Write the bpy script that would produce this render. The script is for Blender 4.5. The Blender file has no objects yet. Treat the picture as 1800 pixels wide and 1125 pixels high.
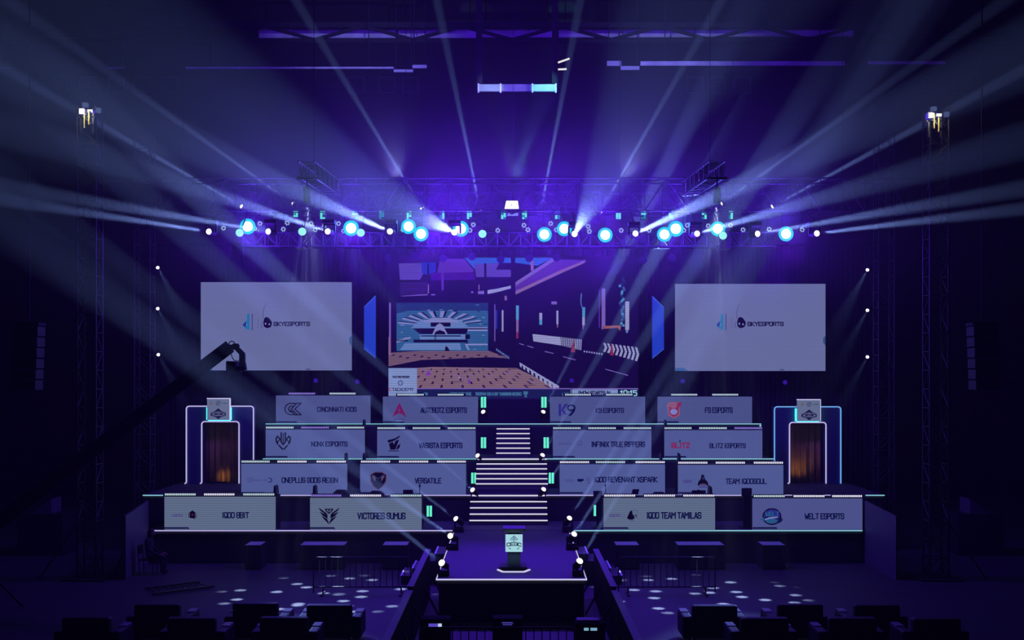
import bpy, bmesh, math, random
from mathutils import Vector, Matrix
random.seed(7)
SC = bpy.context.scene
COL = SC.collection
PI = math.pi
V = Vector

def S(r, g, b):                                   # 0-255 display colour -> linear
    f = lambda c: (c / 255 / 12.92) if c <= 10 else ((c / 255 + .055) / 1.055) ** 2.4
    return (f(r), f(g), f(b))

# ------------------------------------------------------------------ camera
CAMZ, HY, F = 5.7, 660.0, 2000.0
cam = bpy.data.objects.new('camera', bpy.data.cameras.new('camera'))
COL.objects.link(cam)
cam.location = (0, 0, CAMZ)
cam.rotation_euler = (PI / 2, 0, 0)
cam.data.sensor_width = 36
cam.data.lens = 40
cam.data.shift_y = 97.5 / 1800
cam.data.clip_end = 400
SC.camera = cam
SC.view_settings.view_transform = 'Standard'
SC.view_settings.look = 'None'
SC.view_settings.exposure = 0
SC.view_settings.gamma = 1
SC.view_settings.use_curve_mapping = False

def at(px, py, Y):
    return V(((px - 900) / F * Y, Y, CAMZ - (py - HY) / F * Y))
def X(px, Y): return (px - 900) / F * Y
def Z(py, Y): return CAMZ - (py - HY) / F * Y

# ------------------------------------------------------------------ hall air: thin stage haze
HAZE, BANK = .002, .03                      # thin everywhere, thicker where it hangs round the lamp row
w = bpy.data.worlds.new('hall_air')
SC.world = w
w.use_nodes = True
nt = w.node_tree
nt.nodes['Background'].inputs[0].default_value = (0, 0, 0, 1)
vs = nt.nodes.new('ShaderNodeVolumeScatter')
ge = nt.nodes.new('ShaderNodeNewGeometry')
v1 = nt.nodes.new('ShaderNodeVectorMath'); v1.operation = 'SUBTRACT'; v1.inputs[1].default_value = (0, 33.5, 10.7)
v2 = nt.nodes.new('ShaderNodeVectorMath'); v2.operation = 'DIVIDE'; v2.inputs[1].default_value = (10.5, 5, 2.5)
v3 = nt.nodes.new('ShaderNodeVectorMath'); v3.operation = 'DOT_PRODUCT'
m1 = nt.nodes.new('ShaderNodeMath'); m1.operation = 'MULTIPLY'; m1.inputs[1].default_value = -1
m2 = nt.nodes.new('ShaderNodeMath'); m2.operation = 'EXPONENT'
m3 = nt.nodes.new('ShaderNodeMath'); m3.operation = 'MULTIPLY_ADD'; m3.inputs[1].default_value = BANK; m3.inputs[2].default_value = HAZE
for a, b in ((ge.outputs['Position'], v1.inputs[0]), (v1.outputs[0], v2.inputs[0]), (v2.outputs[0], v3.inputs[0]), (v2.outputs[0], v3.inputs[1]), (v3.outputs['Value'], m1.inputs[0]), (m1.outputs[0], m2.inputs[0]), (m2.outputs[0], m3.inputs[0]), (m3.outputs[0], vs.inputs['Density'])):
    nt.links.new(a, b)
w.cycles.volume_step_size = 6
SC.cycles.volume_max_steps = 14
vs.inputs['Anisotropy'].default_value = .15
nt.links.new(vs.outputs[0], nt.nodes['World Output'].inputs['Volume'])
SC.cycles.max_bounces = 4
SC.cycles.diffuse_bounces = 2
SC.cycles.volume_bounces = 0
SC.cycles.sample_clamp_indirect = 1.5
SC.cycles.use_denoising = True

def spot(p, q, E, col, ang, blend=.5, r=.06, parent=None, name='lamp_light'):
    l = bpy.data.lights.new(name, 'SPOT')
    l.energy = E; l.color = col; l.spot_size = math.radians(ang); l.spot_blend = blend; l.shadow_soft_size = r
    o = bpy.data.objects.new(name, l)
    COL.objects.link(o)
    p = V(p); q = V(q)
    o.rotation_euler = (q - p).to_track_quat('-Z', 'Y').to_euler()
    if parent is not None:
        o.parent = parent; o.location = p - parent.location
    else:
        o.location = p
    return o
def point(p, E, col, r=.1, parent=None, name='lamp_light'):
    l = bpy.data.lights.new(name, 'POINT')
    l.energy = E; l.color = col; l.shadow_soft_size = r
    o = bpy.data.objects.new(name, l)
    COL.objects.link(o)
    p = V(p)
    if parent is not None:
        o.parent = parent; o.location = p - parent.location
    else:
        o.location = p
    return o

BLUE = (.105, .012, 1.0)
BEAM = (.25, .38, 1.0)
# general blue-violet house wash from the lamp row over the stage edge (the lamps that give it are built below)
for px in (440, 620, 740, 870, 960, 1064, 1188, 1380):
    spot(at(px, 425, 33.2), at(900 + (px - 900) * .62, 1030, 28.5), 1600, BLUE, 50, 1, .3, name='wash_light')
for px in (435, 617, 760, 810, 957, 1064, 1188, 1382):
    spot(at(px, 393, 34.8), at(900 + (px - 900) * .8, 60, 39), 1400, BLUE, 130, 1, .3, name='wash_light')
    point(at(px, 417, 32.4), 600, (.12, .010, 1), .15, name='lamp_glow')
    spot(at(px, 386, 32.6), at(px, 240, 34.2), 380, (.115, .010, 1), 150, 1, .2, name='lamp_glow')

# ------------------------------------------------------------------ mesh helpers
class MB:
    def __init__(s): s.v = []; s.f = []; s.m = []; s.sm = []
    def add(s, vs, fs, mi=0, smooth=False):
        o = len(s.v); s.v += [V(p) for p in vs]
        for f in fs:
            s.f.append([i + o for i in f]); s.m.append(mi); s.sm.append(smooth)
        return s
    def box(s, x0, x1, y0, y1, z0, z1, mi=0):
        p = [(x, y, z) for x in (x0, x1) for y in (y0, y1) for z in (z0, z1)]
        return s.add(p, [(0, 1, 3, 2), (4, 6, 7, 5), (0, 4, 5, 1), (2, 3, 7, 6), (0, 2, 6, 4), (1, 5, 7, 3)], mi)
    def bar(s, p, q, a, b=None, mi=0, up=(0, 0, 1)):
        p = V(p); q = V(q); d = (q - p).normalized(); b = b or a
        u = V(up)
        if abs(d.dot(u)) > .98: u = V((0, 1, 0)) if abs(d.y) < .9 else V((1, 0, 0))
        r = d.cross(u).normalized() * a / 2; t = r.cross(d).normalized() * b / 2
        pts = [c + i * r + j * t for c in (p, q) for i, j in ((-1, -1), (1, -1), (1, 1), (-1, 1))]
        return s.add(pts, [(3, 2, 1, 0), (4, 5, 6, 7), (0, 1, 5, 4), (1, 2, 6, 5), (2, 3, 7, 6), (3, 0, 4, 7)], mi)
    def tube(s, p, q, r, n=8, r2=None, mi=0, caps=True):
        p = V(p); q = V(q); d = (q - p).normalized(); r2 = r if r2 is None else r2
        u = V((0, 0, 1)) if abs(d.z) < .9 else V((1, 0, 0))
        a = d.cross(u).normalized(); b = a.cross(d)
        pts = []
        for c, rr in ((p, r), (q, r2)):
            pts += [c + rr * (math.cos(2 * PI * i / n) * a + math.sin(2 * PI * i / n) * b) for i in range(n)]
        s.add(pts, [(i, (i + 1) % n, n + (i + 1) % n, n + i) for i in range(n)], mi, True)
        if caps:
            s.add(pts[:n], [tuple(range(n))[::-1]], mi); s.add(pts[n:], [tuple(range(n))], mi)
        return s
    def path(s, pts, r, n=6, mi=0):
        for a, b in zip(pts, pts[1:]): s.tube(a, b, r, n, mi=mi)
        return s
    def disc(s, c, d, r, n=16, mi=0):
        c = V(c); d = V(d).normalized(); u = V((0, 0, 1)) if abs(d.z) < .9 else V((1, 0, 0))
        a = d.cross(u).normalized(); b = a.cross(d)
        return s.add([c + r * (math.cos(-2 * PI * i / n) * a + math.sin(-2 * PI * i / n) * b) for i in range(n)], [tuple(range(n))], mi)
    def dome(s, c, d, r, h, n=14, k=4, mi=0):
        c = V(c); d = V(d).normalized(); u = V((0, 0, 1)) if abs(d.z) < .9 else V((1, 0, 0))
        a = d.cross(u).normalized(); b = a.cross(d); pts = []
        for j in range(k):
            t = PI / 2 * j / k
            pts += [c + d * h * math.sin(t) + r * math.cos(t) * (math.cos(2 * PI * i / n) * a + math.sin(2 * PI * i / n) * b) for i in range(n)]
        pts.append(c + d * h)
        fs = [(j * n + i, j * n + (i + 1) % n, (j + 1) * n + (i + 1) % n, (j + 1) * n + i) for j in range(k - 1) for i in range(n)]
        fs += [((k - 1) * n + i, (k - 1) * n + (i + 1) % n, k * n) for i in range(n)]
        return s.add(pts, fs, mi, True)
    def ball(s, c, rx, ry=None, rz=None, n=12, k=8, mi=0):
        ry = ry or rx; rz = rz or rx; c = V(c); pts = []
        for j in range(1, k):
            t = PI * j / k
            pts += [c + V((rx * math.sin(t) * math.cos(2 * PI * i / n), ry * math.sin(t) * math.sin(2 * PI * i / n), rz * math.cos(t))) for i in range(n)]
        a = len(pts); pts += [c + V((0, 0, rz)), c - V((0, 0, rz))]
        fs = [(j * n + i, (j + 1) * n + i, (j + 1) * n + (i + 1) % n, j * n + (i + 1) % n) for j in range(k - 2) for i in range(n)]
        fs += [(a, i, (i + 1) % n) for i in range(n)] + [(a + 1, (k - 2) * n + (i + 1) % n, (k - 2) * n + i) for i in range(n)]
        return s.add(pts, fs, mi, True)
    def prism(s, pts, y0, y1, mi=0):                    # outline in x,z extruded along y
        n = len(pts)
        vs = [(x, y0, z) for x, z in pts] + [(x, y1, z) for x, z in pts]
        return s.add(vs, [tuple(range(n)), tuple(range(2 * n - 1, n - 1, -1))] + [(i, n + i, n + (i + 1) % n, (i + 1) % n) for i in range(n)], mi)
    def poly(s, pts, mi=0): return s.add(pts, [tuple(range(len(pts)))], mi)
    def build(s, name, mats, parent=None, origin=None, bevel=0):
        me = bpy.data.meshes.new(name)
        o0 = V(origin) if origin is not None else (parent_loc(parent) if parent is not None else V((0, 0, 0)))
        me.from_pydata([tuple(p - o0) for p in s.v], [], s.f)
        for m in (mats if isinstance(mats, (list, tuple)) else [mats]): me.materials.append(m)
        me.polygons.foreach_set('material_index', s.m)
        me.polygons.foreach_set('use_smooth', s.sm)
        me.update()
        o = bpy.data.objects.new(name, me)
        COL.objects.link(o)
        if parent is not None: o.parent = parent
        elif origin is not None: o.location = o0
        if bevel:
            b = o.modifiers.new('bevel', 'BEVEL'); b.width = bevel; b.segments = 2; b.limit_method = 'ANGLE'
        return o
def parent_loc(p):
    l = V((0, 0, 0))
    while p is not None:
        l = l + V(p.location); p = p.parent
    return l
def thing(name, label, cat, loc, group=None):
    o = bpy.data.objects.new(name, None)
    o.empty_display_size = .1
    COL.objects.link(o); o.location = loc
    return tag(o, label, cat, group)
def tag(o, label, cat, group=None, kind=None):
    if label: o['label'] = label
    if cat: o['category'] = cat
    if group: o['group'] = group
    if kind: o['kind'] = kind
    return o
def struct(o, label=None):
    o['kind'] = 'structure'
    if label: o['label'] = label
    return o
ORD = ['leftmost', 'second from left', 'third from left', 'fourth from left', 'fifth from left', 'sixth from left', 'seventh from left', 'eighth from left',
       'ninth from left', 'tenth from left', 'eleventh from left', 'twelfth from left', 'thirteenth from left', 'fourteenth from left', 'fifteenth from left']
def ordinal(i, n):
    if i < (n + 1) // 2: return ORD[i]
    return ORD[n - 1 - i].replace('left', 'right')

# ------------------------------------------------------------------ materials (all procedural)
def mat(name, col, rough=.6, metal=0, noise=.15, scale=6, spec=.4):
    m = bpy.data.materials.new(name); m.use_nodes = True
    n = m.node_tree; b = n.nodes['Principled BSDF']
    b.inputs['Roughness'].default_value = rough; b.inputs['Metallic'].default_value = metal
    b.inputs['Specular IOR Level'].default_value = spec
    tc = n.nodes.new('ShaderNodeTexCoord'); t = n.nodes.new('ShaderNodeTexNoise'); t.inputs['Scale'].default_value = scale
    t.inputs['Detail'].default_value = 4
    r = n.nodes.new('ShaderNodeMix'); r.data_type = 'RGBA'
    r.inputs[6].default_value = (*[c * (1 - noise) for c in col], 1); r.inputs[7].default_value = (*[min(1, c * (1 + noise)) for c in col], 1)
    n.links.new(tc.outputs['Object'], t.inputs['Vector']); n.links.new(t.outputs['Fac'], r.inputs[0]); n.links.new(r.outputs[2], b.inputs['Base Color'])
    return m
def emis(name, col, k=1.0, lines=0, depth=.22, sample=False, base=.004):
    m = bpy.data.materials.new(name); m.use_nodes = True
    n = m.node_tree; b = n.nodes['Principled BSDF']
    b.inputs['Base Color'].default_value = (base, base, base, 1); b.inputs['Roughness'].default_value = .9; b.inputs['Specular IOR Level'].default_value = .1
    b.inputs['Emission Color'].default_value = (*col, 1); b.inputs['Emission Strength'].default_value = k
    if lines:                                          # dark gaps between the rows of diodes
        tc = n.nodes.new('ShaderNodeTexCoord'); sx = n.nodes.new('ShaderNodeSeparateXYZ')
        mu = n.nodes.new('ShaderNodeMath'); mu.operation = 'MULTIPLY'; mu.inputs[1].default_value = 2 * PI / lines
        si = n.nodes.new('ShaderNodeMath'); si.operation = 'SINE'
        ma = n.nodes.new('ShaderNodeMath'); ma.operation = 'MULTIPLY_ADD'; ma.inputs[1].default_value = depth * k; ma.inputs[2].default_value = k
        n.links.new(tc.outputs['Object'], sx.inputs[0]); n.links.new(sx.outputs[2], mu.inputs[0]); n.links.new(mu.outputs[0], si.inputs[0])
        n.links.new(si.outputs[0], ma.inputs[0]); n.links.new(ma.outputs[0], b.inputs['Emission Strength'])
    m.cycles.emission_sampling = 'FRONT' if sample else 'NONE'
    return m

M = dict(
    floor=mat('hall_floor_vinyl', (.042, .042, .043), .6, noise=.25, scale=.8, spec=.15),
    wall=mat('hall_wall_paint', (.02, .02, .022), .8, noise=.2, scale=.5),
    ceil=mat('hall_ceiling_panels', (.012, .012, .013), .9),
    deck=mat('stage_deck_carpet', (.05, .052, .055), .8, noise=.2, scale=9),
    fascia=mat('black_stage_skirt', (.012, .012, .014), .7, noise=.3, scale=12),
    black=mat('black_painted_metal', (.013, .013, .015), .6, noise=.2, scale=20, spec=.2),
    void=mat('matt_black_board', (.005, .005, .006), .9, spec=.05),
    dark=mat('dark_plastic', (.02, .02, .023), .5, noise=.2, scale=15),
    alu=mat('truss_aluminium', (.04, .04, .044), .45, .5, noise=.15, scale=4),
    bltruss=mat('black_truss_paint', (.02, .02, .022), .5, noise=.2, scale=4),
    steel=mat('barrier_steel', (.015, .015, .017), .6, .2, noise=.2, scale=8),
    drape=mat('backdrop_drape', (.028, .028, .032), .95, noise=.2, scale=2),
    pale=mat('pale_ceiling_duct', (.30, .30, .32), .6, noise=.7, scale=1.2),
    board=mat('masking_board', (.07, .07, .08), .6, noise=.15, scale=2),
    lam=mat('painted_lit_top', (.30, .30, .33), .5),
    gate=mat('gate_blue_fabric', (.045, .055, .12), .6, noise=.15, scale=3),
    gold=mat('gold_curtain', (.55, .33, .10), .6, noise=.25, scale=3),
    wood=mat('podium_laminate', (.10, .13, .20), .4, noise=.15, scale=3),
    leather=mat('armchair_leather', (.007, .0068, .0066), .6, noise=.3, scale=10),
    lit_arm=mat('painted_lit_arm', (.22, .21, .23), .4, noise=.2, scale=10),
    yellow=mat('hoist_yellow_paint', (.75, .62, .10), .5),
    white=mat('white_painted_metal', (.75, .75, .78), .5),
    cloth=mat('dark_clothing', (.012, .012, .016), .9, noise=.3, scale=14),
    skin=mat('skin', (.22, .13, .09), .6),
    hair=mat('black_hair', (.008, .007, .007), .6, noise=.4, scale=30),
    line_w=emis('white_edge_strip', S(205, 200, 240)),
    line_v=emis('violet_white_edge_strip', S(190, 182, 238)),
    line_c=emis('cyan_edge_strip', S(140, 205, 222)),
    line_t=emis('teal_edge_strip', S(120, 195, 205)),
    step=emis('step_light_strip', S(222, 218, 238)),
    neon=emis('gate_neon_tube', S(188, 180, 236)),
    neon_b=emis('gate_blue_neon_tube', S(110, 170, 240)),
    halo=emis('cyan_halo_strip', S(60, 225, 240), 2.2, sample=True),
    hot=emis('white_lamp_lens', (1, 1, 1), 2.2),
    warm=emis('warm_lamp_lens', (1.0, .93, .84), 1.4),
    cyan=emis('cyan_painted_glow', S(0, 205, 225), 1.05),
    cyan2=emis('pale_cyan_lens', S(150, 240, 225), 1.1),
    teal=emis('teal_blinder_bar', S(105, 240, 205), 1.05),
    teal_d=emis('teal_blinder_dim', S(20, 150, 150), .8),
    pix=emis('pixel_bar_dot', S(225, 222, 245), 1.1),
    pixv=emis('pixel_bar_violet_dot', S(140, 120, 215), 1.0),
    pixc=emis('pixel_bar_pale_dot', S(190, 215, 225), 1.0),
    pet=emis('par_petal', S(190, 225, 245), .85),
    purple=emis('purple_par_lens', S(52, 22, 150), .9),
    hexa=emis('blue_side_panel', S(30, 60, 188), 1),
    hexb=emis('blue_side_panel_edge', S(75, 120, 235), 1.0),
    disp=emis('blue_display', S(85, 70, 190)),
    dispw=emis('pale_display', S(190, 205, 235)),
    tube=emis('white_fluorescent_tube', S(245, 240, 235)),
)
# ------------------------------------------------------------------ the hall
for n, b in (('floor', (-40, 40, -6, 60, -.4, 0)), ('ceiling', (-40, 40, -6, 60, 23.5, 24)), ('wall_back', (-40, 40, 60, 60.4, 0, 24)),
             ('wall_left', (-40.4, -40, -6, 60, 0, 24)), ('wall_right', (40, 40.4, -6, 60, 0, 24)), ('wall_front', (-40, 40, -6.4, -6, 0, 24))):
    struct(MB().box(*b).build(n, M['floor'] if n == 'floor' else M['ceil'] if n == 'ceiling' else M['wall']))

# ------------------------------------------------------------------ stroke lettering
GL = {'A': '00 28 40;12 32', 'B': '00 08 38 47 45 34 43 41 30 00;04 34', 'C': '46 47 38 18 07 01 10 30 41 42', 'D': '00 08 38 47 41 30 00',
      'E': '48 08 00 40;04 34', 'F': '48 08 00;04 34', 'G': '46 47 38 18 07 01 10 30 41 44 24', 'H': '00 08;40 48;04 44', 'I': '20 28',
      'J': '48 41 30 10 01 02', 'K': '00 08;48 04 40', 'L': '08 00 40', 'M': '00 08 24 48 40', 'N': '00 08 40 48', 'O': '10 01 07 18 38 47 41 30 10',
      'P': '00 08 38 47 45 34 04', 'Q': '10 01 07 18 38 47 41 30 10;22 40', 'R': '00 08 38 47 45 34 04;24 40', 'S': '46 47 38 18 07 05 14 34 43 41 30 10 01 02',
      'T': '08 48;28 20', 'U': '08 01 10 30 41 48', 'V': '08 20 48', 'W': '08 10 25 30 48', 'X': '00 48;08 40', 'Y': '08 24 48;24 20', 'Z': '08 48 00 40',
      '0': '10 01 07 18 38 47 41 30 10', '1': '06 28 20', '5': '48 08 05 35 44 41 30 10 01', '8': '14 05 07 18 38 47 45 34 14 03 01 10 30 41 43 34',
      '9': '01 10 30 41 47 38 18 07 05 14 44', ':': '22 23;25 26', '#': '10 18;30 38;02 42;06 46', '|': '20 28', '-': '14 34'}
WD = {'I': .45, ':': .5, '|': .4, ' ': .55, 'M': 1.25, 'W': 1.3, '1': .7}
def stroke(mb, pts, wd, y, mi=0):
    for (x0, z0), (x1, z1) in zip(pts, pts[1:]):
        d = V((x1 - x0, z1 - z0)); L = d.length
        if L < 1e-6: continue
        d /= L; n = V((-d.y, d.x)) * wd / 2; e = d * wd * .42
        a = V((x0, z0)) - e; b = V((x1, z1)) + e
        mb.poly([(p.x, y, p.y) for p in (a - n, b - n, b + n, a + n)], mi)
def lettering(mb, txt, x0, x1, z0, z1, y, wd=.15, mi=0, gap=.26, arc=0):
    adv = []
    t = 0
    for c in txt:
        cw = WD.get(c, 1.0); adv.append((t, cw)); t += cw + (gap if c != ' ' else .1)
    t -= gap
    sx = (x1 - x0) / t; h = z1 - z0; sw = wd * h
    for c, (o, cw) in zip(txt, adv):
        if c not in GL: continue
        for pl in GL[c].split(';'):
            pts = []
            for tk in pl.split():
                u, v = int(tk[0]) / 4, int(tk[1]) / 8
                if cw < .6: u = .5
                xx = x0 + sw / 2 + (o + u * cw) * sx * (1 - sw / (x1 - x0))
                zz = z0 + sw / 2 + v * (h - sw)
                if arc: zz += arc * (1 - ((xx - (x0 + x1) / 2) / ((x1 - x0) / 2)) ** 2)
                pts.append((xx, zz))
            stroke(mb, pts, sw, y, mi)

# ------------------------------------------------------------------ stage tiers, runway, stairs
TY = [34.4, 36.5, 38.6, 40.7]
TZ = [1.02, 1.868, 2.882, 3.98]
TX = [(263, 1516), (251, 1555), (460, 1360), (467, 1338)]
TB = 45.2
tier_lab = ['lowest stage tier, black front with white edge strip, floor-level desks on it', 'second stage tier with pale edge strip, carrying both entrance gates',
            'third stage tier, black skirt and cyan edge strip', 'topmost stage tier in front of the big screen, teal edge strip']
for k in range(4):
    y0, z1 = TY[k], TZ[k]; z0 = 0 if k == 0 else TZ[k - 1]
    xa, xb = X(TX[k][0], y0), X(TX[k][1], y0)
    y1 = TY[k + 1] if k < 3 else TB
    if k == 1: y1 = TB
    t = thing('stage_tier', tier_lab[k], 'stage', ((xa + xb) / 2, y0, z0), 'stepped stage tiers')
    MB().box(xa, xb, y0 + .04, (TB if k < 3 else y1), z1 - .12, z1).build('deck', M['deck'], t)
    MB().box(xa + .03, xb - .03, y0 + .06, TB - .1 - .02 * k, z0, z1 - .12).build('skirt', M['fascia'], t)
    def strip(px0, px1, m, dz=0):
        MB().box(X(px0, y0), X(px1, y0), y0 - .012, y0 + .038, z1 - .028 + dz, z1 + dz).build('edge_light', M[m], t)
    if k == 0:
        strip(263, 800, 'line_v'); strip(1002, 1516, 'line_c')
    elif k == 1:
        strip(251, 286, 'line_c'); strip(330, 834, 'line_v'); strip(956, 1478, 'line_v'); strip(1522, 1555, 'line_c')
    elif k == 2:
        strip(462, 838, 'line_t'); strip(838, 960, 'line_c'); strip(960, 1360, 'line_c')
    else:
        strip(467, 840, 'line_t'); strip(840, 1338, 'line_c')
        MB().box(xb - .05, xb, y0 - .02, y0 + .038, z1 - .2, z1 - .045).build('edge_light', M['line_c'], t)
# runway
RX0, RX1, RY0, RY1 = X(768, 26.15), X(1030, 26.15), 26.15, 34.4
t = thing('runway', 'black runway deck running from stage towards the seats, outlined by white strip', 'runway', (0, 26.15, 0))
MB().box(RX0, RX1, RY0 + .04, RY1 - .03, .9, 1.02).build('deck', M['deck'], t)
MB().box(RX0 + .04, RX1 - .04, RY0 + .07, RY1 - .03, 0, .9).build('skirt', M['fascia'], t)
MB().box(RX0, RX1, RY0 - .012, RY0 + .03, .994, 1.022).build('edge_light', M['line_w'], t)
for sx, x in ((-1, RX0), (1, RX1)):
    MB().box(x - .025 if sx < 0 else x, x if sx < 0 else x + .025, RY0 - .012, RY1 - .1, .994, 1.023).build('edge_light', M['line_w'], t)
# staircases
def stairs(px0, px1, k, n, label, unlit=0, top=True):
    y1, z1, z0 = TY[k], TZ[k], TZ[k - 1]
    rise = (z1 - z0) / n; run = .24; xa, xb = X(px0, y1), X(px1, y1)
    t = thing('staircase', label, 'stairs', ((xa + xb) / 2, y1 - run * (n - 1), z0), 'lit staircases between the tiers')
    for i in range(n - 1):
        zt = z0 + rise * (i + 1); yf = y1 - run * (n - 1 - i)
        s = MB().box(xa, xb, yf, y1, zt - rise + .002 * i, zt).build('step', M['deck'], t)
        if i >= unlit: MB().box(xa, xb, yf - .02, yf - .002, zt - .038, zt).build('step_light', M['step'], s)
    if top: MB().box(xa, xb, y1 - .05, y1 - .022, z1 - .038, z1 + .002).build('top_light', M['step'], t)
    return t
stairs(827, 961, 1, 5, 'lowest wide staircase of white-lit steps down to the runway')
stairs(838, 961, 2, 7, 'middle wide staircase of white-lit steps', 1)
stairs(873, 931, 3, 7, 'topmost narrow staircase of white-lit steps', 0, False)
# centre riser on the top tier
t = thing('centre_riser', 'black low wall between the two inner desks on the top tier', 'riser', (X(902, 42), 42, TZ[3]))
MB().box(X(846, 42), X(960, 42), 42, 42.6, TZ[3], Z(702, 42)).build('panel', M['fascia'], t)
MB().box(X(846, 42), X(960, 42), 41.97, 42.65, Z(702, 42), Z(700, 42)).build('top_rail', M['board'], t)

# ------------------------------------------------------------------ emblems (drawn in a unit box, u right, v up)
def arcpts(cx, cy, r, a0, a1, n=14, ry=None):
    return [(cx + r * math.cos(math.radians(a0 + (a1 - a0) * i / n)), cy + (ry or r) * math.sin(math.radians(a0 + (a1 - a0) * i / n))) for i in range(n + 1)]
class Em:
    def __init__(s, mb, x0, x1, z0, z1, y, mb2=None): s.mb = mb; s.mb2 = mb2 or mb; s.b = (x0, x1, z0, z1); s.y = y; s.l = 0
    def T(s, p): return (s.b[0] + p[0] * (s.b[1] - s.b[0]), s.b[2] + p[1] * (s.b[3] - s.b[2]))
    def poly(s, pts, mi=0):
        s.l += 1
        s.mb.poly([(a, s.y - .0012 * s.l, b) for a, b in map(s.T, pts)], mi); return s
    def line(s, pts, w, mi=0):
        s.l += 1
        stroke(s.mb, [s.T(p) for p in pts], w * (s.b[3] - s.b[2]), s.y - .0012 * s.l, mi); return s
    def txt(s, t, u0, u1, v0, v1, wd=.16, mi=0, arc=0):
        s.l += 1
        a = s.T((u0, v0)); b = s.T((u1, v1)); lettering(s.mb2, t, a[0], b[0], a[1], b[1], s.y - .0012 * s.l, wd, mi, arc=arc * (s.b[3] - s.b[2])); return s
EC = {n: emis('ink_' + n, S(*c)) for n, c in dict(black=(9, 4, 26), navy=(10, 14, 62), red=(112, 20, 84), crimson=(128, 34, 82), orange=(140, 82, 104), blue=(40, 36, 128),
      teal=(34, 84, 128), grey=(66, 60, 124), sky=(28, 112, 160), light=(120, 125, 190), gold=(86, 66, 98), mid=(52, 60, 110)).items()}
EN = list(EC); EMATS = [EC[n] for n in EN]
def I(n): return EN.index(n)
def em_ring(e):                                      # interlocked C and K outline
    e.line(arcpts(.42, .5, .36, 60, 300, 18, .46), .075, I('black')).line(arcpts(.44, .5, .17, 60, 300, 12, .24), .075, I('black'))
    e.line([(.55, .96), (.98, .96), (.62, .5), (.98, .04), (.6, .04), (.36, .42)], .075, I('black')).line([(.72, .94), (.42, .5), (.76, .05)], .075, I('black'))
def em_arrow(e):
    e.poly([(.5, 1), (1, .0), (.62, .28), (.5, .62)], I('red')).poly([(.5, 1), (.5, .62), (.38, .28), (0, 0)], I('red'))
    e.poly([(.3, .3), (.5, .45), (.7, .3), (.62, .22), (.5, .33), (.38, .22)], I('red')).line([(.15, -.12), (.85, -.12)], .06, I('grey')).line([(.3, -.22), (.7, -.22)], .04, I('light'))
def em_k9(e):
    e.poly([(0, 0), (.14, 0), (.14, 1), (0, 1)], I('blue')).poly([(.14, .48), (.36, 1), (.56, 1), (.24, .48)], I('blue')).poly([(.16, .5), (.26, .52), (.5, .12), (.36, .06)], I('blue'))
    e.line(arcpts(.74, .68, .2, 0, 360, 16, .22), .13, I('navy')).poly([(.86, .5), (1, .7), (.94, .36), (.72, 0), (.56, 0)], I('navy'))
def em_shield_o(e):
    e.poly([(.14, .8), (.86, .8), (.86, .22), (.5, 0), (.14, .22)], I('orange')).poly([(.22, .74), (.78, .74), (.78, .28), (.5, .1), (.22, .28)], I('crimson'))
    e.poly(arcpts(.5, .42, .22, 0, 350, 14, .18), I('light')).poly([(0, .7), (.2, 1), (.92, 1), (1, .92), (.6, .86), (.3, .86)], I('orange')).poly([(.7, .98), (1, 1), (.9, .72), (.7, .7)], I('crimson')).poly([(.3, .82), (.66, .86), (.62, .64), (.34, .64)], I('orange'))
def em_m(e):
    for sg in (1, -1):
        f = lambda p: (.5 + sg * p[0], p[1])
        e.line([f(p) for p in ((.0, .3), (.14, .46), (.14, 1))], .09, I('black')).line([f(p) for p in ((.14, .52), (.38, .8), (.48, .68), (.46, .5), (.38, .34))], .09, I('black'))
        e.line([f(p) for p in ((.28, .56), (.4, .42))], .07, I('black')).line([f(p) for p in ((.05, .02), (.28, .24))], .08, I('black'))
    e.line([(.5, .98), (.5, .45)], .06, I('black'))
def em_cup(e):
    e.poly([(0, .66), (.55, .78), (1, 1), (.9, .84), (.5, .62), (.08, .48)], I('black')).poly([(.12, .42), (.4, .56), (.5, .36), (.62, .62), (.9, .72), (.6, .02), (.22, .02)], I('black'))
    e.poly([(.66, .04), (.78, .3), (1, .44), (.94, .18), (.8, .04)], I('black')).line([(.1, -.06), (.85, -.06)], .05, I('black'))
def em_words(e):
    e.txt('INFINIX', 0, .58, .28, .6, .2, I('grey')).line([(.68, .2), (.68, .75)], .03, I('mid')).line([(.84, .85), (.84, .4), (.92, .15), (1.0, .35), (1.0, .85), (.88, .88)], .1, I('grey'))
def em_blitz(e):
    e.txt('BLITZ', 0, 1, .0, .72, .22, I('crimson')).line([(.46, .78), (.46, 1)], .12, I('navy'))
def em_oneplus(e):
    e.line([(.02, .15), (.02, .85), (.13, .85)], .09, I('grey')).line([(.02, .15), (.17, .15), (.17, .6)], .09, I('grey')).line([(.08, .5), (.13, .65), (.13, .3)], .07, I('grey')).line([(.17, .95), (.17, .75), (.13, .85), (.21, .85)], .07, I('grey'))
    e.txt('ONEPLUS', .22, .74, .35, .6, .22, I('grey')).poly(arcpts(.9, .5, .1, 0, 350, 16, .46), I('mid')).poly(arcpts(.87, .52, .035, 0, 350, 10, .16), I('light'))
def em_shield_d(e):
    e.poly([(.0, .84), (.3, 1), (.7, 1), (1, .84), (.98, .45), (.78, .16), (.5, -.02), (.2, .16), (.02, .45)], I('gold')).poly([(.05, .82), (.32, .95), (.7, .95), (.95, .82), (.92, .46), (.74, .2), (.5, .03), (.25, .2), (.08, .46)], I('black'))
    e.poly([(.12, .76), (.3, .8), (.36, .5), (.28, .5)], I('gold')).poly([(.88, .76), (.7, .8), (.66, .5), (.72, .5)], I('gold')).line([(.16, .8), (.5, .62), (.84, .8)], .04, I('mid'))
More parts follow.
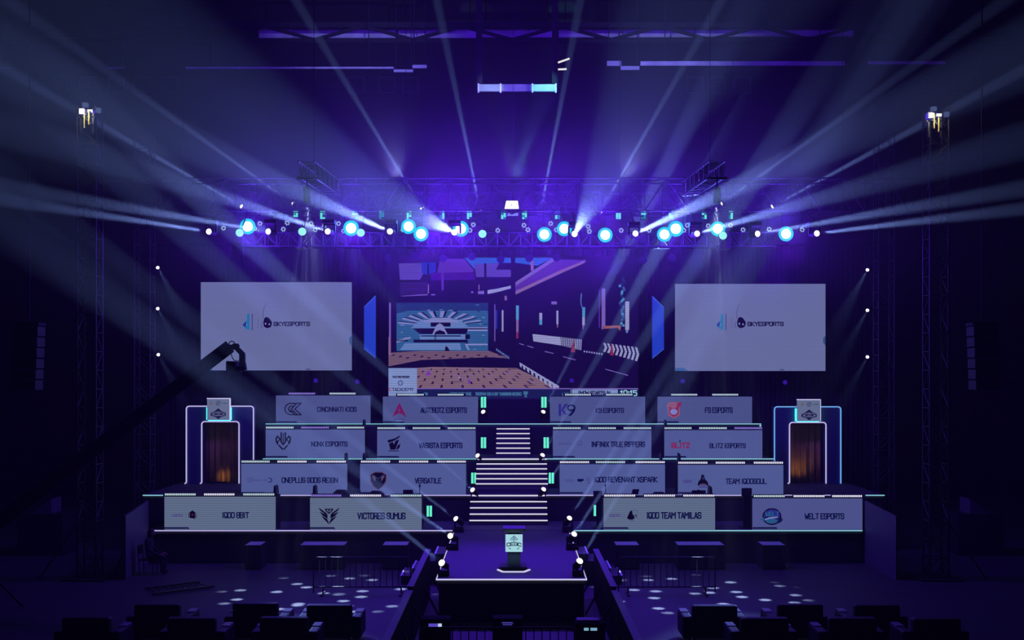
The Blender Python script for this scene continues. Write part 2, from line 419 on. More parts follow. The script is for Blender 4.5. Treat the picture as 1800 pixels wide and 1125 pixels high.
def em_three(e):
    e.txt('IQOO', 0, .36, .3, .62, .2, I('grey')).poly([(.5, .3), (.5, .75), (.74, .75), (.74, .45), (.66, .38), (.64, .2), (.58, .35)], I('navy')).line([(.84, .85), (.95, .8), (.95, .55), (.84, .55)], .1, I('grey')).line([(.92, .45), (.92, .05), (1, .05)], .1, I('grey'))
def em_bell(e):
    e.txt('IQOO', -.12, .27, .38, .6, .24, I('grey')).line([(.38, .25), (.38, .7)], .02, I('mid'))
    e.poly([(.5, .2), (.53, .45), (.63, .66), (.67, .98), (.77, .98), (.81, .66), (.93, .45), (.96, .2)], I('black')).poly([(.58, .28), (.73, .34), (.88, .28), (.88, .22), (.58, .22)], I('gold')).poly([(.7, .7), (.73, .84), (.76, .7), (.73, .6)], I('mid')).line([(.58, .08), (.88, .08)], .1, I('grey'))
def em_round(e):
    e.txt('IQOO', 0, .46, .3, .62, .2, I('grey')).line([(.57, .25), (.57, .7)], .02, I('mid'))
    e.line(arcpts(.83, .46, .15, 0, 360, 20, .42), .07, I('black')).poly([(.72, .2), (.72, .6), (.77, .88), (.83, 1.0), (.89, .88), (.94, .6), (.94, .2), (.83, .1)], I('black')).poly([(.79, .5), (.83, .66), (.87, .5), (.83, .42)], I('red'))
    e.line([(.71, .16), (.76, .05)], .08, I('light')).line([(.8, .03), (.86, .03)], .08, I('light'))
def em_wings(e):
    for sg in (1, -1):
        f = lambda p: (.5 + sg * p[0], p[1])
        e.poly([f(p) for p in ((.5, 1), (.42, .82), (.14, .56), (.06, .6), (.2, .74))], I('black')).poly([f(p) for p in ((.46, .76), (.3, .52), (.08, .34), (.06, .54), (.22, .62))], I('black'))
        e.poly([f(p) for p in ((.36, .52), (.26, .34), (.08, .12), (.02, .0), (.02, .14), (.1, .34))], I('black'))
        e.line([f(p) for p in ((.0, .66), (.12, .78), (.18, .9), (.0, .9))], .06, I('black'))
    e.line([(.5, .9), (.5, .7)], .04, I('black')).line([(.44, .82), (.56, .82)], .04, I('black'))
def em_archer(e):
    e.txt('IQOO', 0, .42, .38, .64, .2, I('grey')).line([(.54, .25), (.54, .7)], .02, I('mid'))
    e.poly([(.64, .3), (.7, .62), (.76, .92), (.82, .9), (.84, .62), (.92, .3), (.84, .12), (.7, .14)], I('black')).line([(.84, .86), (.94, 1.0), (1.0, .94), (.98, .8)], .03, I('mid')).line([(.86, .46), (.98, .56), (.95, .42), (1.0, .34)], .05, I('black')).line([(.72, .06), (.8, .02), (.88, .08)], .04, I('grey'))
def em_ball(e):
    e.poly(arcpts(.52, .5, .42, 0, 350, 22, .5), I('black')).poly(arcpts(.52, .5, .36, 0, 350, 22, .43), I('blue')).poly([(.1, .38), (.3, .52), (.66, .56), (.94, .46), (1, .3), (.9, .16), (.78, .1), (.8, .36), (.5, .4)], I('navy'))
    e.txt('WELT', .22, .84, .5, .8, .2, I('teal')).poly([(.16, .34), (.4, .46), (.78, .5), (.8, .44), (.46, .36), (.2, .28)], I('light')).poly(arcpts(.5, .24, .26, 0, 350, 16, .14), I('teal')).poly([(0, .36), (.1, .4), (.14, .5), (.16, .38), (.24, .34), (.16, .28), (.14, .16), (.1, .28)], I('teal'))

# ------------------------------------------------------------------ desks
LED = {1: emis('led_front_low', S(92, 106, 133), 1, .068, .16, True), 2: emis('led_front_second', S(79, 90, 146), 1, .05, .12, True),
       3: emis('led_front_third', S(78, 88, 144), 1, .046, .14, True), 4: emis('led_front_top', S(73, 81, 133), 1, .046, .14, True)}
LEDW = emis('led_front_right_low', S(76, 82, 138), 1, .05, .14, True)
DESKS = [  # tier, px left, right, top, bottom, text, text box, emblem box, emblem, what sets it apart
    (1, 289, 484, 873, 'IQOO 8BIT', (390, 438, 900, 911), (301, 346, 897, 913), em_round, 'a small round dark emblem'),
    (1, 545, 741, 875, 'VICTORES SUMUS', (628, 713, 901, 913), (560, 597, 892, 922), em_wings, 'a black winged emblem'),
    (1, 1061, 1257, 875, 'IQOO TEAM TAMILAS', (1136, 1233, 900, 912), (1070, 1120, 896, 916), em_archer, 'a crouching dark figure emblem'),
    (1, 1323, 1516, 876, 'WELT ESPORTS', (1414, 1484, 902, 913), (1336, 1376, 893, 923), em_ball, 'a blue ball emblem'),
    (2, 424, 610, 815, 'ONEPLUS GODS REIGN', (495, 594, 839, 849), (435, 479, 839, 849), em_oneplus, 'a square logo and grey disc'),
    (2, 633, 819, 815, 'VERSATILE', (729, 776, 840, 850), (650, 680, 829, 861), em_shield_d, 'a black shield emblem'),
    (2, 984, 1169, 816, 'IQOO REVENANT XSPARK', (1044, 1156, 838, 848), (992, 1038, 839, 850), em_three, 'three tiny grey logos'),
    (2, 1192, 1377, 817, 'TEAM IQOOSOUL', (1275, 1348, 841, 851), (1205, 1247, 834, 858), em_bell, 'a black bell-shaped emblem'),
    (3, 467, 641, 755, 'NONX ESPORTS', (547, 611, 776, 785), (485, 511, 761, 790), em_m, 'an angular trident-like emblem'),
    (3, 663, 836, 756, 'VASISTA ESPORTS', (736, 813, 778, 788), (681, 704, 765, 791), em_cup, 'a slanted black cup-like emblem'),
    (3, 972, 1145, 756, 'INFINIX TRUE RIPPERS', (1039, 1134, 776, 786), (981, 1022, 774, 785), em_words, 'a tiny wordmark beside a hook sign'),
    (3, 1168, 1340, 756, 'BLITZ ESPORTS', (1247, 1311, 779, 788), (1180, 1213, 774, 788), em_blitz, 'a red slanted word logo'),
    (4, 485, 651, 695, 'CINCINNATI KIDS', (557, 627, 715, 724), (499, 530, 708, 730), em_ring, 'a black interlocked ring emblem'),
    (4, 673, 840, 697, 'AUTOBOTZ ESPORTS', (739, 821, 716, 726), (689, 715, 708, 734), em_arrow, 'a dark red arrowhead emblem'),
    (4, 967, 1134, 697, 'K9 ESPORTS', (1047, 1097, 717, 726), (982, 1012, 710, 731), em_k9, 'a big blue letter-and-number emblem'),
    (4, 1156, 1322, 697, 'FS ESPORTS', (1239, 1288, 716, 726), (1170, 1199, 707, 736), em_shield_o, 'an orange shield emblem'),
]
TIERW = {1: 'lowest tier', 2: 'second tier', 3: 'third tier', 4: 'top tier'}
DESKTOP = {}
for d in DESKS:
    k, p0, p1, pt, txt, tb, eb, fn, desc = d
    Y = TY[k - 1] + .15; z0 = TZ[k - 1]; z1 = Z(pt, Y)
    xa, xb = X(p0, Y), X(p1, Y)
    DESKTOP[(k, p0)] = (xa, xb, Y, z1)
    t = thing('team_desk', 'white LED-fronted desk with %s, %s' % (desc, TIERW[k]), 'desk', ((xa + xb) / 2, Y, z0), 'LED-fronted desks on the stage tiers')
    led = LED[k] if txt != 'WELT ESPORTS' else LEDW
    p = MB().box(xa, xb, Y, Y + .05, z0, z1 - .005).build('led_panel', led, t)
    mb = MB(); lettering(mb, txt, X(tb[0], Y), X(tb[1], Y), Z(tb[3], Y), Z(tb[2], Y), Y - .004, .175)
    mb.build('lettering', EC['navy'], p)
    mb = MB(); m2 = MB(); fn(Em(mb, X(eb[0], Y), X(eb[1], Y), Z(eb[3], Y), Z(eb[2], Y), Y - .004, m2))
    if mb.v: mb.build('emblem', EMATS, p)
    if m2.v: m2.build('wordmark', EMATS, p)
    L = X(p0 + 42 * (p1 - p0) / 195, Y)
    mb = MB().prism([(xa, z0 + .02), (L + .04, z0 + .02), (L, z0 + .075), (xa, z0 + .075)], Y - .006, Y - .002)
    mb.build('footer_bar', emis('footer_bar_ink', S(22, 22, 66)), p)
    MB().box(xa, xb, Y + .05, Y + .8, z1 - .04, z1).build('tabletop', M['black'], t)
    for xs in (xa, xb - .04):
        MB().box(xs, xs + .04, Y + .05, Y + .75, z0, z1 - .04).build('side_panel', M['black'], t)

# dotted LED bars lying on the desk tops
BARS = {(1, 289): [(289, 344, 'pixc'), (358, 412, 'pix'), (427, 482, 'pixc')], (1, 545): [(546, 600, 'pixv'), (615, 670, 'pix'), (686, 741, 'pixc')],
        (1, 1061): [(1062, 1117, 'pix'), (1132, 1187, 'pix'), (1201, 1256, 'pix')], (1, 1323): [(1325, 1380, 'pixc'), (1395, 1450, 'pix'), (1463, 1517, 'pix')],
        (2, 424): [(423, 474, 'pixc'), (487, 539, 'pix'), (556, 608, 'pix')], (2, 633): [(634, 686, 'pix'), (701, 753, 'pix'), (768, 820, 'pix')],
        (2, 984): [(984, 1036, 'pix'), (1047, 1099, 'pixc'), (1117, 1169, 'pix')], (2, 1192): [(1192, 1244, 'pix'), (1258, 1310, 'pix'), (1325, 1377, 'pix')],
        (3, 467): [(467, 516, 'pixc'), (529, 578, 'pixv'), (592, 640, 'pixc')], (3, 663): [(663, 712, 'pixc'), (725, 774, 'pixc'), (787, 836, 'pixc')],
        (3, 972): [(972, 1021, 'pixc'), (1034, 1083, 'pixc'), (1096, 1145, 'pixc')], (3, 1168): [(1168, 1216, 'pixc'), (1229, 1278, 'pixc'), (1291, 1340, 'pixv')],
        (4, 485): [(507, 554, 'pixv'), (579, 625, 'pixc')], (4, 673): [(698, 745, 'pixc'), (769, 815, 'pixc')],
        (4, 967): [(993, 1039, 'pixc'), (1065, 1112, 'pixc')], (4, 1156): [(1180, 1226, 'pixc'), (1252, 1298, 'pixc')]}
for d in DESKS:
    k, p0 = d[0], d[1]; xa, xb, Y, z1 = DESKTOP[(k, p0)]; L = BARS[(k, p0)]
    for i, (a, b, m) in enumerate(L):
        pos = ('left', 'right')[i] if len(L) == 2 else ('left', 'middle', 'right')[i]
        x0, x1 = X(a, Y), X(b, Y); yy = Y + .03
        x0 = max(x0, xa); x1 = min(x1, xb)
        t = thing('pixel_bar', 'dotted white light bar, %s one on the desk with %s' % (pos, d[8].replace('a ', '', 1) if d[8].startswith('a ') else d[8]), 'light bar', ((x0 + x1) / 2, yy, z1), 'dotted light bars on the desks')
        MB().box(x0 - (.04 if k == 4 else 0), x1 + (.04 if k == 4 else 0), yy, yy + .14, z1, z1 + .11).build('housing', M['dark'], t)
        mb = MB(); n = 17
        for j in range(n):
            c = x0 + (j + .5) * (x1 - x0) / n; r = (x1 - x0) / n * .33
            mb.box(c - r, c + r, yy - .012, yy, z1 + .035, z1 + .095)
        mb.build('lamp_dots', M[m], t)

# monitors, microphones and other small dark things standing on the desks
def monitor(px0, px1, py0, key, label, tilt=0, pole=False):
    xa, xb, Y, z1 = DESKTOP[key]; y = Y + .38
    x0, x1 = X(px0, y), X(px1, y); zt = Z(py0, y); cx = (x0 + x1) / 2
    t = thing('monitor', label, 'monitor', (cx, y, z1))
    mb = MB(); hw = (x1 - x0) / 2
    c = [(-hw, z1 + .06), (hw, z1 + .06), (hw * .96, zt), (-hw * .96, zt)]
    mb.prism([(cx + a + tilt * (b - z1), b) for a, b in c], y, y + .05)
    mb.build('screen', M['dark'], t, bevel=.012)
    MB().box(cx - .03, cx + .03, y + .05, y + .09, z1 + .01, z1 + .2).build('stand', M['black'], t)
    MB().box(cx - .12, cx + .12, y, y + .2, z1, z1 + .015).build('foot', M['black'], t)
monitor(709, 727, 861, (1, 545), 'small dark screen standing at right on the desk with the winged emblem', -.1)
monitor(1109, 1121, 860, (1, 1061), 'small tilted dark screen, middle of the desk with the crouching figure emblem', .25)
monitor(1216, 1241, 862, (1, 1061), 'wide dark screen at right on the desk with the crouching figure emblem')
monitor(620, 634, 862, (1, 545), 'narrow dark screen standing between two light bars, winged-emblem desk')
def slim(px, py, key, label, w=.1):
    xa, xb, Y, z1 = DESKTOP[key]; y = Y + .3
    x = min(max(X(px, y), xa + .07), xb - .07); zt = Z(py, y)
    t = thing('turned_monitor', label, 'monitor', (x, y, z1), 'monitors turned edge-on at desk ends')
    MB().prism([(x - w / 2, z1 + .03), (x + w / 2, z1 + .03), (x + w * .3, zt - .05), (x + w * .05, zt), (x - w * .3, zt)], y, y + .4).build('screen', M['dark'], t)
    MB().box(x - .07, x + .07, y + .1, y + .3, z1, z1 + .03).build('foot', M['black'], t)
for px, py, key, lab in ((483, 854, (1, 289), 'round dark emblem, lowest tier'), (549, 854, (1, 545), 'winged emblem'), (1256, 855, (1, 1061), 'crouching figure emblem'),
                         (607, 797, (2, 424), 'square logo and grey disc'), (637, 797, (2, 633), 'black shield emblem'), (1166, 797, (2, 984), 'three tiny logos'), (1195, 797, (2, 1192), 'bell-shaped emblem'),
                         (639, 738, (3, 467), 'trident-like emblem'), (1171, 738, (3, 1168), 'red word logo')):
    slim(px, py, key, 'slim dark monitor turned edge-on, end of desk with %s' % lab, .1 if key[0] == 1 else .075)
def mic(px, py, key, label, case=False):
    xa, xb, Y, z1 = DESKTOP[key]; y = Y + .3; x = min(max(X(px, y), xa + .08), xb - .08); zt = Z(py, y)
    t = thing('microphone_stand', label, 'microphone', (x, y, z1))
    MB().tube((x, y, z1), (x, y, z1 + .02), .07, 12).build('base', M['black'], t)
    MB().tube((x, y, z1 + .02), (x, y, zt - .04), .012, 6).build('stem', M['black'], t)
    MB().ball((x, y, zt), .03, .03, .05).build('head', M['dark'], t)
mic(738, 854, (1, 545), 'thin dark microphone stand at the right end of the winged-emblem desk')
mic(1064, 853, (1, 1061), 'thin dark microphone stand at the left end of the crouching-figure desk')
# the two bigger dark screens that stand on the tier itself between desks
def floor_screen(px0, px1, py0, py1, pole, label):
    Y = TY[0] + .45; cx = X((px0 + px1) / 2, Y)
    t = thing('floor_screen', label, 'monitor', (cx, Y, TZ[0]))
    MB().box(X(px0, Y), X(px1, Y), Y, Y + .07, Z(py1, Y), Z(py0, Y)).build('screen', M['dark'], t, bevel=.02)
    MB().box(X(pole[0], Y), X(pole[1], Y), Y + .07, Y + .15, TZ[0] + .03, Z(py1 - 3, Y)).build('post', M['black'], t)
    MB().box(X(pole[0] - 6, Y), X(pole[1] + 6, Y), Y - .1, Y + .3, TZ[0], TZ[0] + .03).build('foot', M['black'], t)
floor_screen(1304, 1322, 858, 873, (1308, 1320), 'dark screen on a tall post between the two right desks of the lowest tier')
floor_screen(1043, 1059, 863, 876, (1049, 1054), 'dark screen on a thin post left of the crouching-figure desk')
# office chairs tucked behind the lowest desks (only backs rise above the desk tops)
def chair_back(px, py, key, label):
    xa, xb, Y, z1 = DESKTOP[key]; y = Y + 1.15; x = X(px, y); zt = Z(py, y); z0 = TZ[key[0] - 1]
    t = thing('gaming_chair', label, 'chair', (x, y, z0), 'chairs behind the desks')
    mb = MB(); pts = [(x - .24, z0 + .6), (x + .24, z0 + .6), (x + .26, zt - .1), (x + .14, zt), (x - .14, zt), (x - .26, zt - .1)]
    mb.prism(pts, y + .2, y + .3); mb.build('backrest', M['dark'], t, bevel=.02)
    MB().box(x - .25, x + .25, y - .3, y + .25, z0 + .44, z0 + .54).build('seat', M['dark'], t, bevel=.02)
    MB().tube((x, y, z0 + .08), (x, y, z0 + .44), .035).build('gas_lift', M['black'], t)
    mb = MB()
    for a in range(5): mb.bar((x, y, z0 + .07), (x + .3 * math.cos(a * 1.257), y + .3 * math.sin(a * 1.257), z0 + .04), .05, .04)
    mb.build('base', M['black'], t)
chair_back(598, 862, (1, 545), 'dark chair with rounded back behind the winged-emblem desk, left side')
chair_back(660, 864, (1, 545), 'dark chair with rounded back behind the winged-emblem desk, middle')
chair_back(445, 868, (1, 289), 'dark chair behind the desk with the small round dark emblem')
chair_back(1160, 866, (1, 1061), 'dark chair behind the crouching-figure desk')
chair_back(1440, 868, (1, 1323), 'dark chair behind the blue-ball desk')

# ------------------------------------------------------------------ teal twin-bar blinders on the tier fronts
for px, py, Y, lab in ((850, 707, 41.96, 'left end of the top-tier riser'), (956, 707, 41.96, 'right end of the top-tier riser'), (850, 778, 40.72, 'left of the topmost staircase'), (960, 778, 40.72, 'right of the topmost staircase'),
                       (833, 840, 38.62, 'left of the middle staircase'), (969, 840, 38.62, 'right of the middle staircase'), (755, 898, 36.52, 'right of the winged-emblem desk'), (1048, 897, 36.52, 'left of the crouching-figure desk')):
    c = at(px, py, Y); h = 9.5 / F * Y; wv = 4.6 / F * Y
    t = thing('blinder_light', 'glowing teal twin-bar light, %s' % lab, 'stage light', c, 'teal twin-bar lights')
    MB().box(c.x - wv - .02, c.x + wv + .02, Y - .07, Y + .03, c.z - h - .02, c.z + h + .02).build('housing', M['black'], t)
    for sg in (-1, 1):
        MB().box(c.x + (.012 if sg > 0 else -wv), c.x + (wv if sg > 0 else -.012), Y - .085, Y - .07, c.z - h, c.z + h).build('lamp_bar', M['teal'], t)

# ------------------------------------------------------------------ moving heads
def moving_head(base, aim, label, group, hung=False, beam=None, r=.1, hot='hot', scale=1.0, E=0, ang=3, col=BEAM):
    base = V(base); u = -1 if hung else 1; k = scale
    t = thing('moving_head_light', label, 'stage light', base, group)
    b = lambda z0, z1: (min(base.z + u * z0 * k, base.z + u * z1 * k), max(base.z + u * z0 * k, base.z + u * z1 * k))
    MB().box(base.x - .17 * k, base.x + .17 * k, base.y - .17 * k, base.y + .17 * k, *b(0, .11)).build('base', M['black'], t, bevel=.015)
    hc = base + V((0, 0, u * .34 * k)); d = (V(aim) - hc).normalized()
    mb = MB(); side = V((-d.y, d.x, 0)).normalized() if abs(d.z) < .95 else V((1, 0, 0))
    mb.bar(base + V((0, 0, u * .13 * k)) - side * .17 * k, base + V((0, 0, u * .13 * k)) + side * .17 * k, .08 * k, .05 * k)
    for sg in (-1, 1):
        mb.bar(base + side * sg * .16 * k + V((0, 0, u * .11 * k)), hc + side * sg * .16 * k + V((0, 0, u * .03 * k)), .05 * k, .08 * k)
    mb.build('yoke', M['black'], t)
    h = MB().tube(hc - d * .17 * k, hc + d * .12 * k, .09 * k, 14, r * 1.12).tube(hc - d * .2 * k, hc - d * .17 * k, .06 * k, 14, .09 * k).build('head', M['black'], t)
    MB().dome(hc + d * .12 * k, d, r, r * .75).build('lens', M[hot], h)
    if E: spot(hc + d * (.12 * k + r * .8), hc + d * 10, E, col, ang, .4, .04, parent=t)
    return t, hc
FLOORHEADS = [(780, 991, 26.6, 1.02, (640, 880), 'left', 'nearest the runway front'), (795, 943, 30.6, 1.02, (700, 878), 'left', 'halfway along the runway'), (806, 911, 34.0, 1.02, (620, 775), 'left', 'where runway meets stage'),
              (834, 863, 36.38, 1.698, (700, 745), 'left', 'on the lowest staircase'), (842, 803, 38.48, 2.737, (700, 672), 'left', 'on the middle staircase'), (852, 726, 41.3, 3.98, (770, 630), 'left', 'on the top tier'),
              (1016, 990, 26.6, 1.02, (1160, 745), 'right', 'nearest the runway front'), (1006, 940, 30.6, 1.02, (1120, 770), 'right', 'halfway along the runway'), (998, 911, 34.0, 1.02, (1110, 745), 'right', 'where runway meets stage'),
              (953, 863, 36.38, 1.698, (1070, 690), 'right', 'on the lowest staircase'), (952, 803, 38.48, 2.737, (1070, 595), 'right', 'on the middle staircase'), (953, 727, 41.3, 3.98, (1030, 575), 'right', 'on the top tier')]
for px, py, Y, z, (tx, ty), sd, lab in FLOORHEADS:
    lens = at(px, py, Y); k = max(.62, min(1.0, (lens.z - z) / .36))
    base = V((lens.x, Y, z))
    moving_head(base, at(tx, ty, Y - 2.6), 'white-lensed moving light on %s side, %s' % (sd, lab), 'moving lights along runway and stairs', r=.082, scale=k, E=210000 if Y < 27 else 260000, ang=3.4, hot='warm')

# ------------------------------------------------------------------ podium
t = thing('podium', 'lectern on the runway with a glowing white crest panel', 'lectern', at(902, 998, 27.4))
pY = 27.4; zb = 1.02
mb = MB().prism([(X(878, pY), zb), (X(926, pY), zb), (X(926, pY), zb + .08), (X(878, pY), zb + .08)], pY - .1, pY + .55)
mb.build('plinth', M['black'], t)
MB().box(X(892, pY), X(915, pY), pY + .1, pY + .4, zb + .08, Z(938, pY)).build('column', M['wood'], t)
MB().box(X(889, pY), X(918, pY), pY + .02, pY + .1, Z(970, pY), Z(939.5, pY)).build('sign_box', M['white'], t)
sg = MB().box(X(888.5, pY), X(918.5, pY), pY - .01, pY + .02, Z(970, pY), Z(939.5, pY)).build('sign', emis('podium_sign_face', S(165, 215, 225), 1, sample=True), t)
mb = MB(); e = Em(mb, X(889, pY), X(918, pY), Z(969, pY), Z(940, pY), pY - .014)
DK = emis('podium_ink', S(18, 24, 52)); DK2 = emis('podium_soft_ink', S(70, 105, 135))
e.txt('CEGC', .05, .95, .27, .5, .2, 0, arc=.06).line([(.28, .72), (.5, .93), (.72, .72)], .05, 1).line([(.36, .66), (.5, .8), (.64, .66)], .04, 1).line([(.5, .85), (.5, .58)], .05, 1).line([(.2, .2), (.3, .15)], .05, 1).line([(.8, .2), (.7, .15)], .05, 1)
mb.build('lettering', [DK, DK2], sg)
MB().box(X(883.5, pY), X(923.5, pY), pY - .08, pY + .5, Z(935, pY), Z(927, pY) - .02).build('reading_top', M['board'], t, bevel=.015)
mb = MB(); yb = pY - .1
for a, b in (((875, .3), (884, 0)), ((884, 0), (921, 0)), ((921, 0), (931, .3))):
    mb.bar((X(a[0], yb), yb + a[1] - .3, zb + .02), (X(b[0], yb), yb + b[1] - .3, zb + .02), .045, .03)
mb.build('base_light', M['line_w'], t)
MB().prism([(X(875, yb), zb), (X(931, yb), zb), (X(931, yb), zb + .006), (X(875, yb), zb + .006)], yb - .35, yb + .2).build('floor_plate', M['black'], t)
point(at(902, 955, 27.1), 2.5, (.5, .9, 1), .1, parent=t)

# ------------------------------------------------------------------ entrance gates
def gate(o0, o1, i0, i1, yt, yi, sx, sy, side, neon_outer, warmE):
    Y = 40.05; zb = TZ[1]; t = thing('entrance_gate', 'entrance arch on the stage %s outlined in white neon, crest sign on top' % side, 'gate', (X((o0 + o1) / 2, Y), Y, zb), 'entrance arches')
    a0, a1, b0, b1 = X(o0, Y), X(o1, Y), X(i0, Y), X(i1, Y); zt, zi = Z(yt, Y), Z(yi, Y)
    MB().box(a0, b0, Y, Y + .35, zb, zt).box(b1, a1, Y, Y + .35, zb, zt).box(b0, b1, Y, Y + .35, zi, zt).build('frame', M['gate'], t)
    def tubes(x0, x1, z1, nm, m, cut=None):
        r = .1; yy = Y - .03
        pts = [V((x0 - .06, yy, zb + .03)), V((x0, yy, zb + .06)), V((x0, yy, z1 - r))] + [V((x0 + r - r * math.cos(q), yy, z1 - r + r * math.sin(q))) for q in (.4, .8, 1.2, PI / 2)]
        pts += [V((x1 - r + r * math.sin(q), yy, z1 - r + r * math.cos(q))) for q in (0, .4, .8, 1.2, PI / 2)] + [V((x1, yy, zb + .03))]
        MB().path(pts, .024, 6).build(nm, m, t)
    tubes(a0, a1, zt, 'outer_tube', M[neon_outer]); tubes(b0, b1, zi, 'inner_tube', M['neon'])
    s0, s1, q0, q1 = X(sx[0], Y), X(sx[1], Y), Z(sy[1], Y), Z(sy[0], Y)
    s = MB().box(s0, s1, Y - .22, Y - .1, q0, q1).build('sign', emis('gate_sign_face', S(98, 108, 140), sample=False), t)
    MB().box(s0 - .012, s1 + .012, Y - .23, Y - .1, q1, q1 + .03).box(s1, s1 + .02, Y - .23, Y - .1, q0, q1).build('sign_edge', M['line_w'], s)
    MB().box(s0 - .06, s0 + .03, Y - .1, Y - .05, q0, q1 - .3).box(s1 - .03, s1 + .04, Y - .1, Y - .05, q0, q1 - .3).box(s0, s1, Y - .1, Y - .05, q0 - .03, q0 + .02).build('halo_strip', M['halo'], s)
    mb = MB(); e = Em(mb, s0, s1, q0, q1, Y - .224)
    e.poly([(.5, .56), (.66, .42), (.84, .34), (.84, .2), (.62, .14), (.5, .04), (.38, .14), (.16, .2), (.16, .34), (.34, .42)], 0).poly([(.2, .34), (.5, .4), (.8, .34), (.8, .2), (.2, .2)], 1).txt('CEGC', .2, .82, .2, .33, .3, 0, arc=.03)
    e.poly(arcpts(.2, .8, .09, 0, 350, 12), 2).line(arcpts(.5, .8, .1, 0, 360, 14), .03, 3).line([(.46, .76), (.54, .86)], .06, 3).line([(.7, .8), (.92, .8)], .04, 3)
    mb.build('emblem', [emis('gate_ink', S(26, 22, 66)), emis('gate_paper', S(110, 118, 150)), emis('gate_tan', S(100, 96, 112)), emis('gate_grey', S(66, 74, 104))], s)
    # curtain behind the opening
    n = 60; mb = MB(); x0, x1 = b0 - .1, b1 + .1; yc = Y + .9; zc = zi + .1
    for i in range(n):
        xa, xb = x0 + (x1 - x0) * i / n, x0 + (x1 - x0) * (i + 1) / n
        f = lambda x: yc + .07 * math.sin((x - x0) * 26) + .03 * math.sin((x - x0) * 61 + 1)
        mb.add([(xa, f(xa), zb), (xb, f(xb), zb), (xb, f(xb), zc), (xa, f(xa), zc)], [(0, 1, 2, 3)], 0, True)
    c = tag(mb.build('curtain', M['gold'], origin=((x0 + x1) / 2, yc, zb)), 'gold pleated curtain hanging behind the %s entrance arch' % side, 'curtain', 'curtains behind the arches')
    sld = c.modifiers.new('thick', 'SOLIDIFY'); sld.thickness = .015
    rail = MB().tube((x0, yc, zc), (x1, yc, zc), .03).build('curtain_rail', M['black'], c)
    up = thing('added_curtain_lamp', 'added warm lamp lighting the curtain behind the %s entrance arch' % side, 'lamp', ((b0 + b1) / 2 - .2, Y + .45, zb))  # added lamp, there only to warm the curtain folds
    MB().box((b0 + b1) / 2 - .5, (b0 + b1) / 2 + .1, Y + .4, Y + .5, zb, zb + .05).build('housing', M['black'], up)
    spot(((b0 + b1) / 2 - .2, Y + .45, zb + .1), ((b0 + b1) / 2 - .1, yc, zb + (.15 if side == 'left' else .9)), warmE, (1, .55, .2), 75 if side == 'left' else 120, 1, .1, parent=up)
gate(328, 446, 355, 420.5, 714, 741, (367, 406), (701, 738), 'left', 'neon', 5)
gate(1361, 1477.5, 1387.5, 1451.5, 715, 742.5, (1399.5, 1439), (703, 740), 'right', 'neon_b', 4)

# ------------------------------------------------------------------ side screens, main screen, blue wings, backdrop
def scrn(px0, px1, py0, py1, side, lx):
    Y = 43.2; x0, x1, z0, z1 = X(px0, Y), X(px1, Y), Z(py1, Y), Z(py0, Y)
    t = thing('side_screen', 'large white LED screen with a skull-and-wordmark logo, %s of the stage' % side, 'screen', ((x0 + x1) / 2, Y, z0), 'white side screens')
    p = MB().box(x0, x1, Y, Y + .06, z0, z1).build('panel', emis('side_screen_face', S(102, 109, 155), 1, .075, .09, True), t)
    MB().box(x0 - .03, x1 + .03, Y + .06, Y + .2, z0 - .03, z1 + .03).build('back_frame', M['black'], t)
    for xx in (x0 + .6, x1 - .6): MB().box(xx - .06, xx + .06, Y + .2, Y + .32, .004 + TZ[3] if X(467, 40.7) - .1 < xx < X(1338, 40.7) + .1 else TZ[1], z1 - .3).build('leg', M['black'], t)
    B = lambda a: X(lx + a, Y)
    mb = MB(); m2 = MB(); m3 = MB(); e = Em(m3, B(0), B(120), Z(580, Y), Z(530, Y), Y - .004, m2)       # unit box 120 x 50 px from lx,530
    U = lambda x, y: (x / 120, (50 - y) / 50)
    e.poly([U(0, 40), U(8, 33), U(8.5, 22), U(13, 22), U(13, 50), U(8, 49), U(4, 46)], I('sky')).poly([U(1, 41), U(7, 35), U(7, 42), U(4, 45)], I('blue')).poly([U(6.5, 41), U(8, 37), U(8.5, 42), U(7, 43)], I('light'))
    e.mb = m2
    e.line([U(17.5, 22), U(17.5, 50)], .035, I('grey')).line([U(27.5, 29), U(27.5, 48)], .012, I('grey'))
    e.mb = mb
    e.line([U(37, 29), U(36.5, 20), U(38, 12), U(42, 4)], .02, I('grey')).line([U(35, 35), U(33, 44), U(36, 46)], .02, I('grey'))
    e.poly([U(42.5, 27), U(47, 29), U(51.5, 35), U(52.5, 39), U(50, 45), U(43, 47), U(38, 44), U(37, 36), U(39, 29)], I('black')).poly(arcpts(U(41, 39)[0], U(41, 39)[1], .012, 0, 350, 10, .04), I('light')).poly(arcpts(U(47.5, 40)[0], U(47.5, 40)[1], .012, 0, 350, 10, .036), I('light'))
    e.txt('SKYESPORTS', *U(55, 0)[:1], U(119, 0)[0], U(0, 43.5)[1], U(0, 35.5)[1],   .2, I('black'))
    e.poly([U(107.5, 2), U(109, 2), U(109, 3.4), U(107.5, 3.4)], I('grey'))
    mb.build('logo', EMATS, p); m2.build('wordmark', EMATS, p); m3.build('logo', EMATS, p)
    c = (lambda a, b: (X(a, Y), Y - .004, Z(b, Y)))
    MB().poly([c(px0, py1), c(px0 + 22, py1), c(px0 + 16, py1 - 5), c(px0, py1 - 5)]).build('corner_mark', emis('corner_blue', S(50, 90, 150)), p); MB().poly([c(px1, 590), c(px1, 608), c(px1 - 4, 602), c(px1 - 4, 594)]).build('corner_mark', emis('corner_teal', S(40, 76, 120)), p); MB().poly([c(px1 - 80, py1 - 1), c(px1 - 73, py1 - 1), c(px1 - 73, py1 - 3), c(px1 - 80, py1 - 3)]).build('corner_mark', emis('corner_grey', S(60, 60, 100)), p)
scrn(353, 618, 496, 651, 'left', 426)
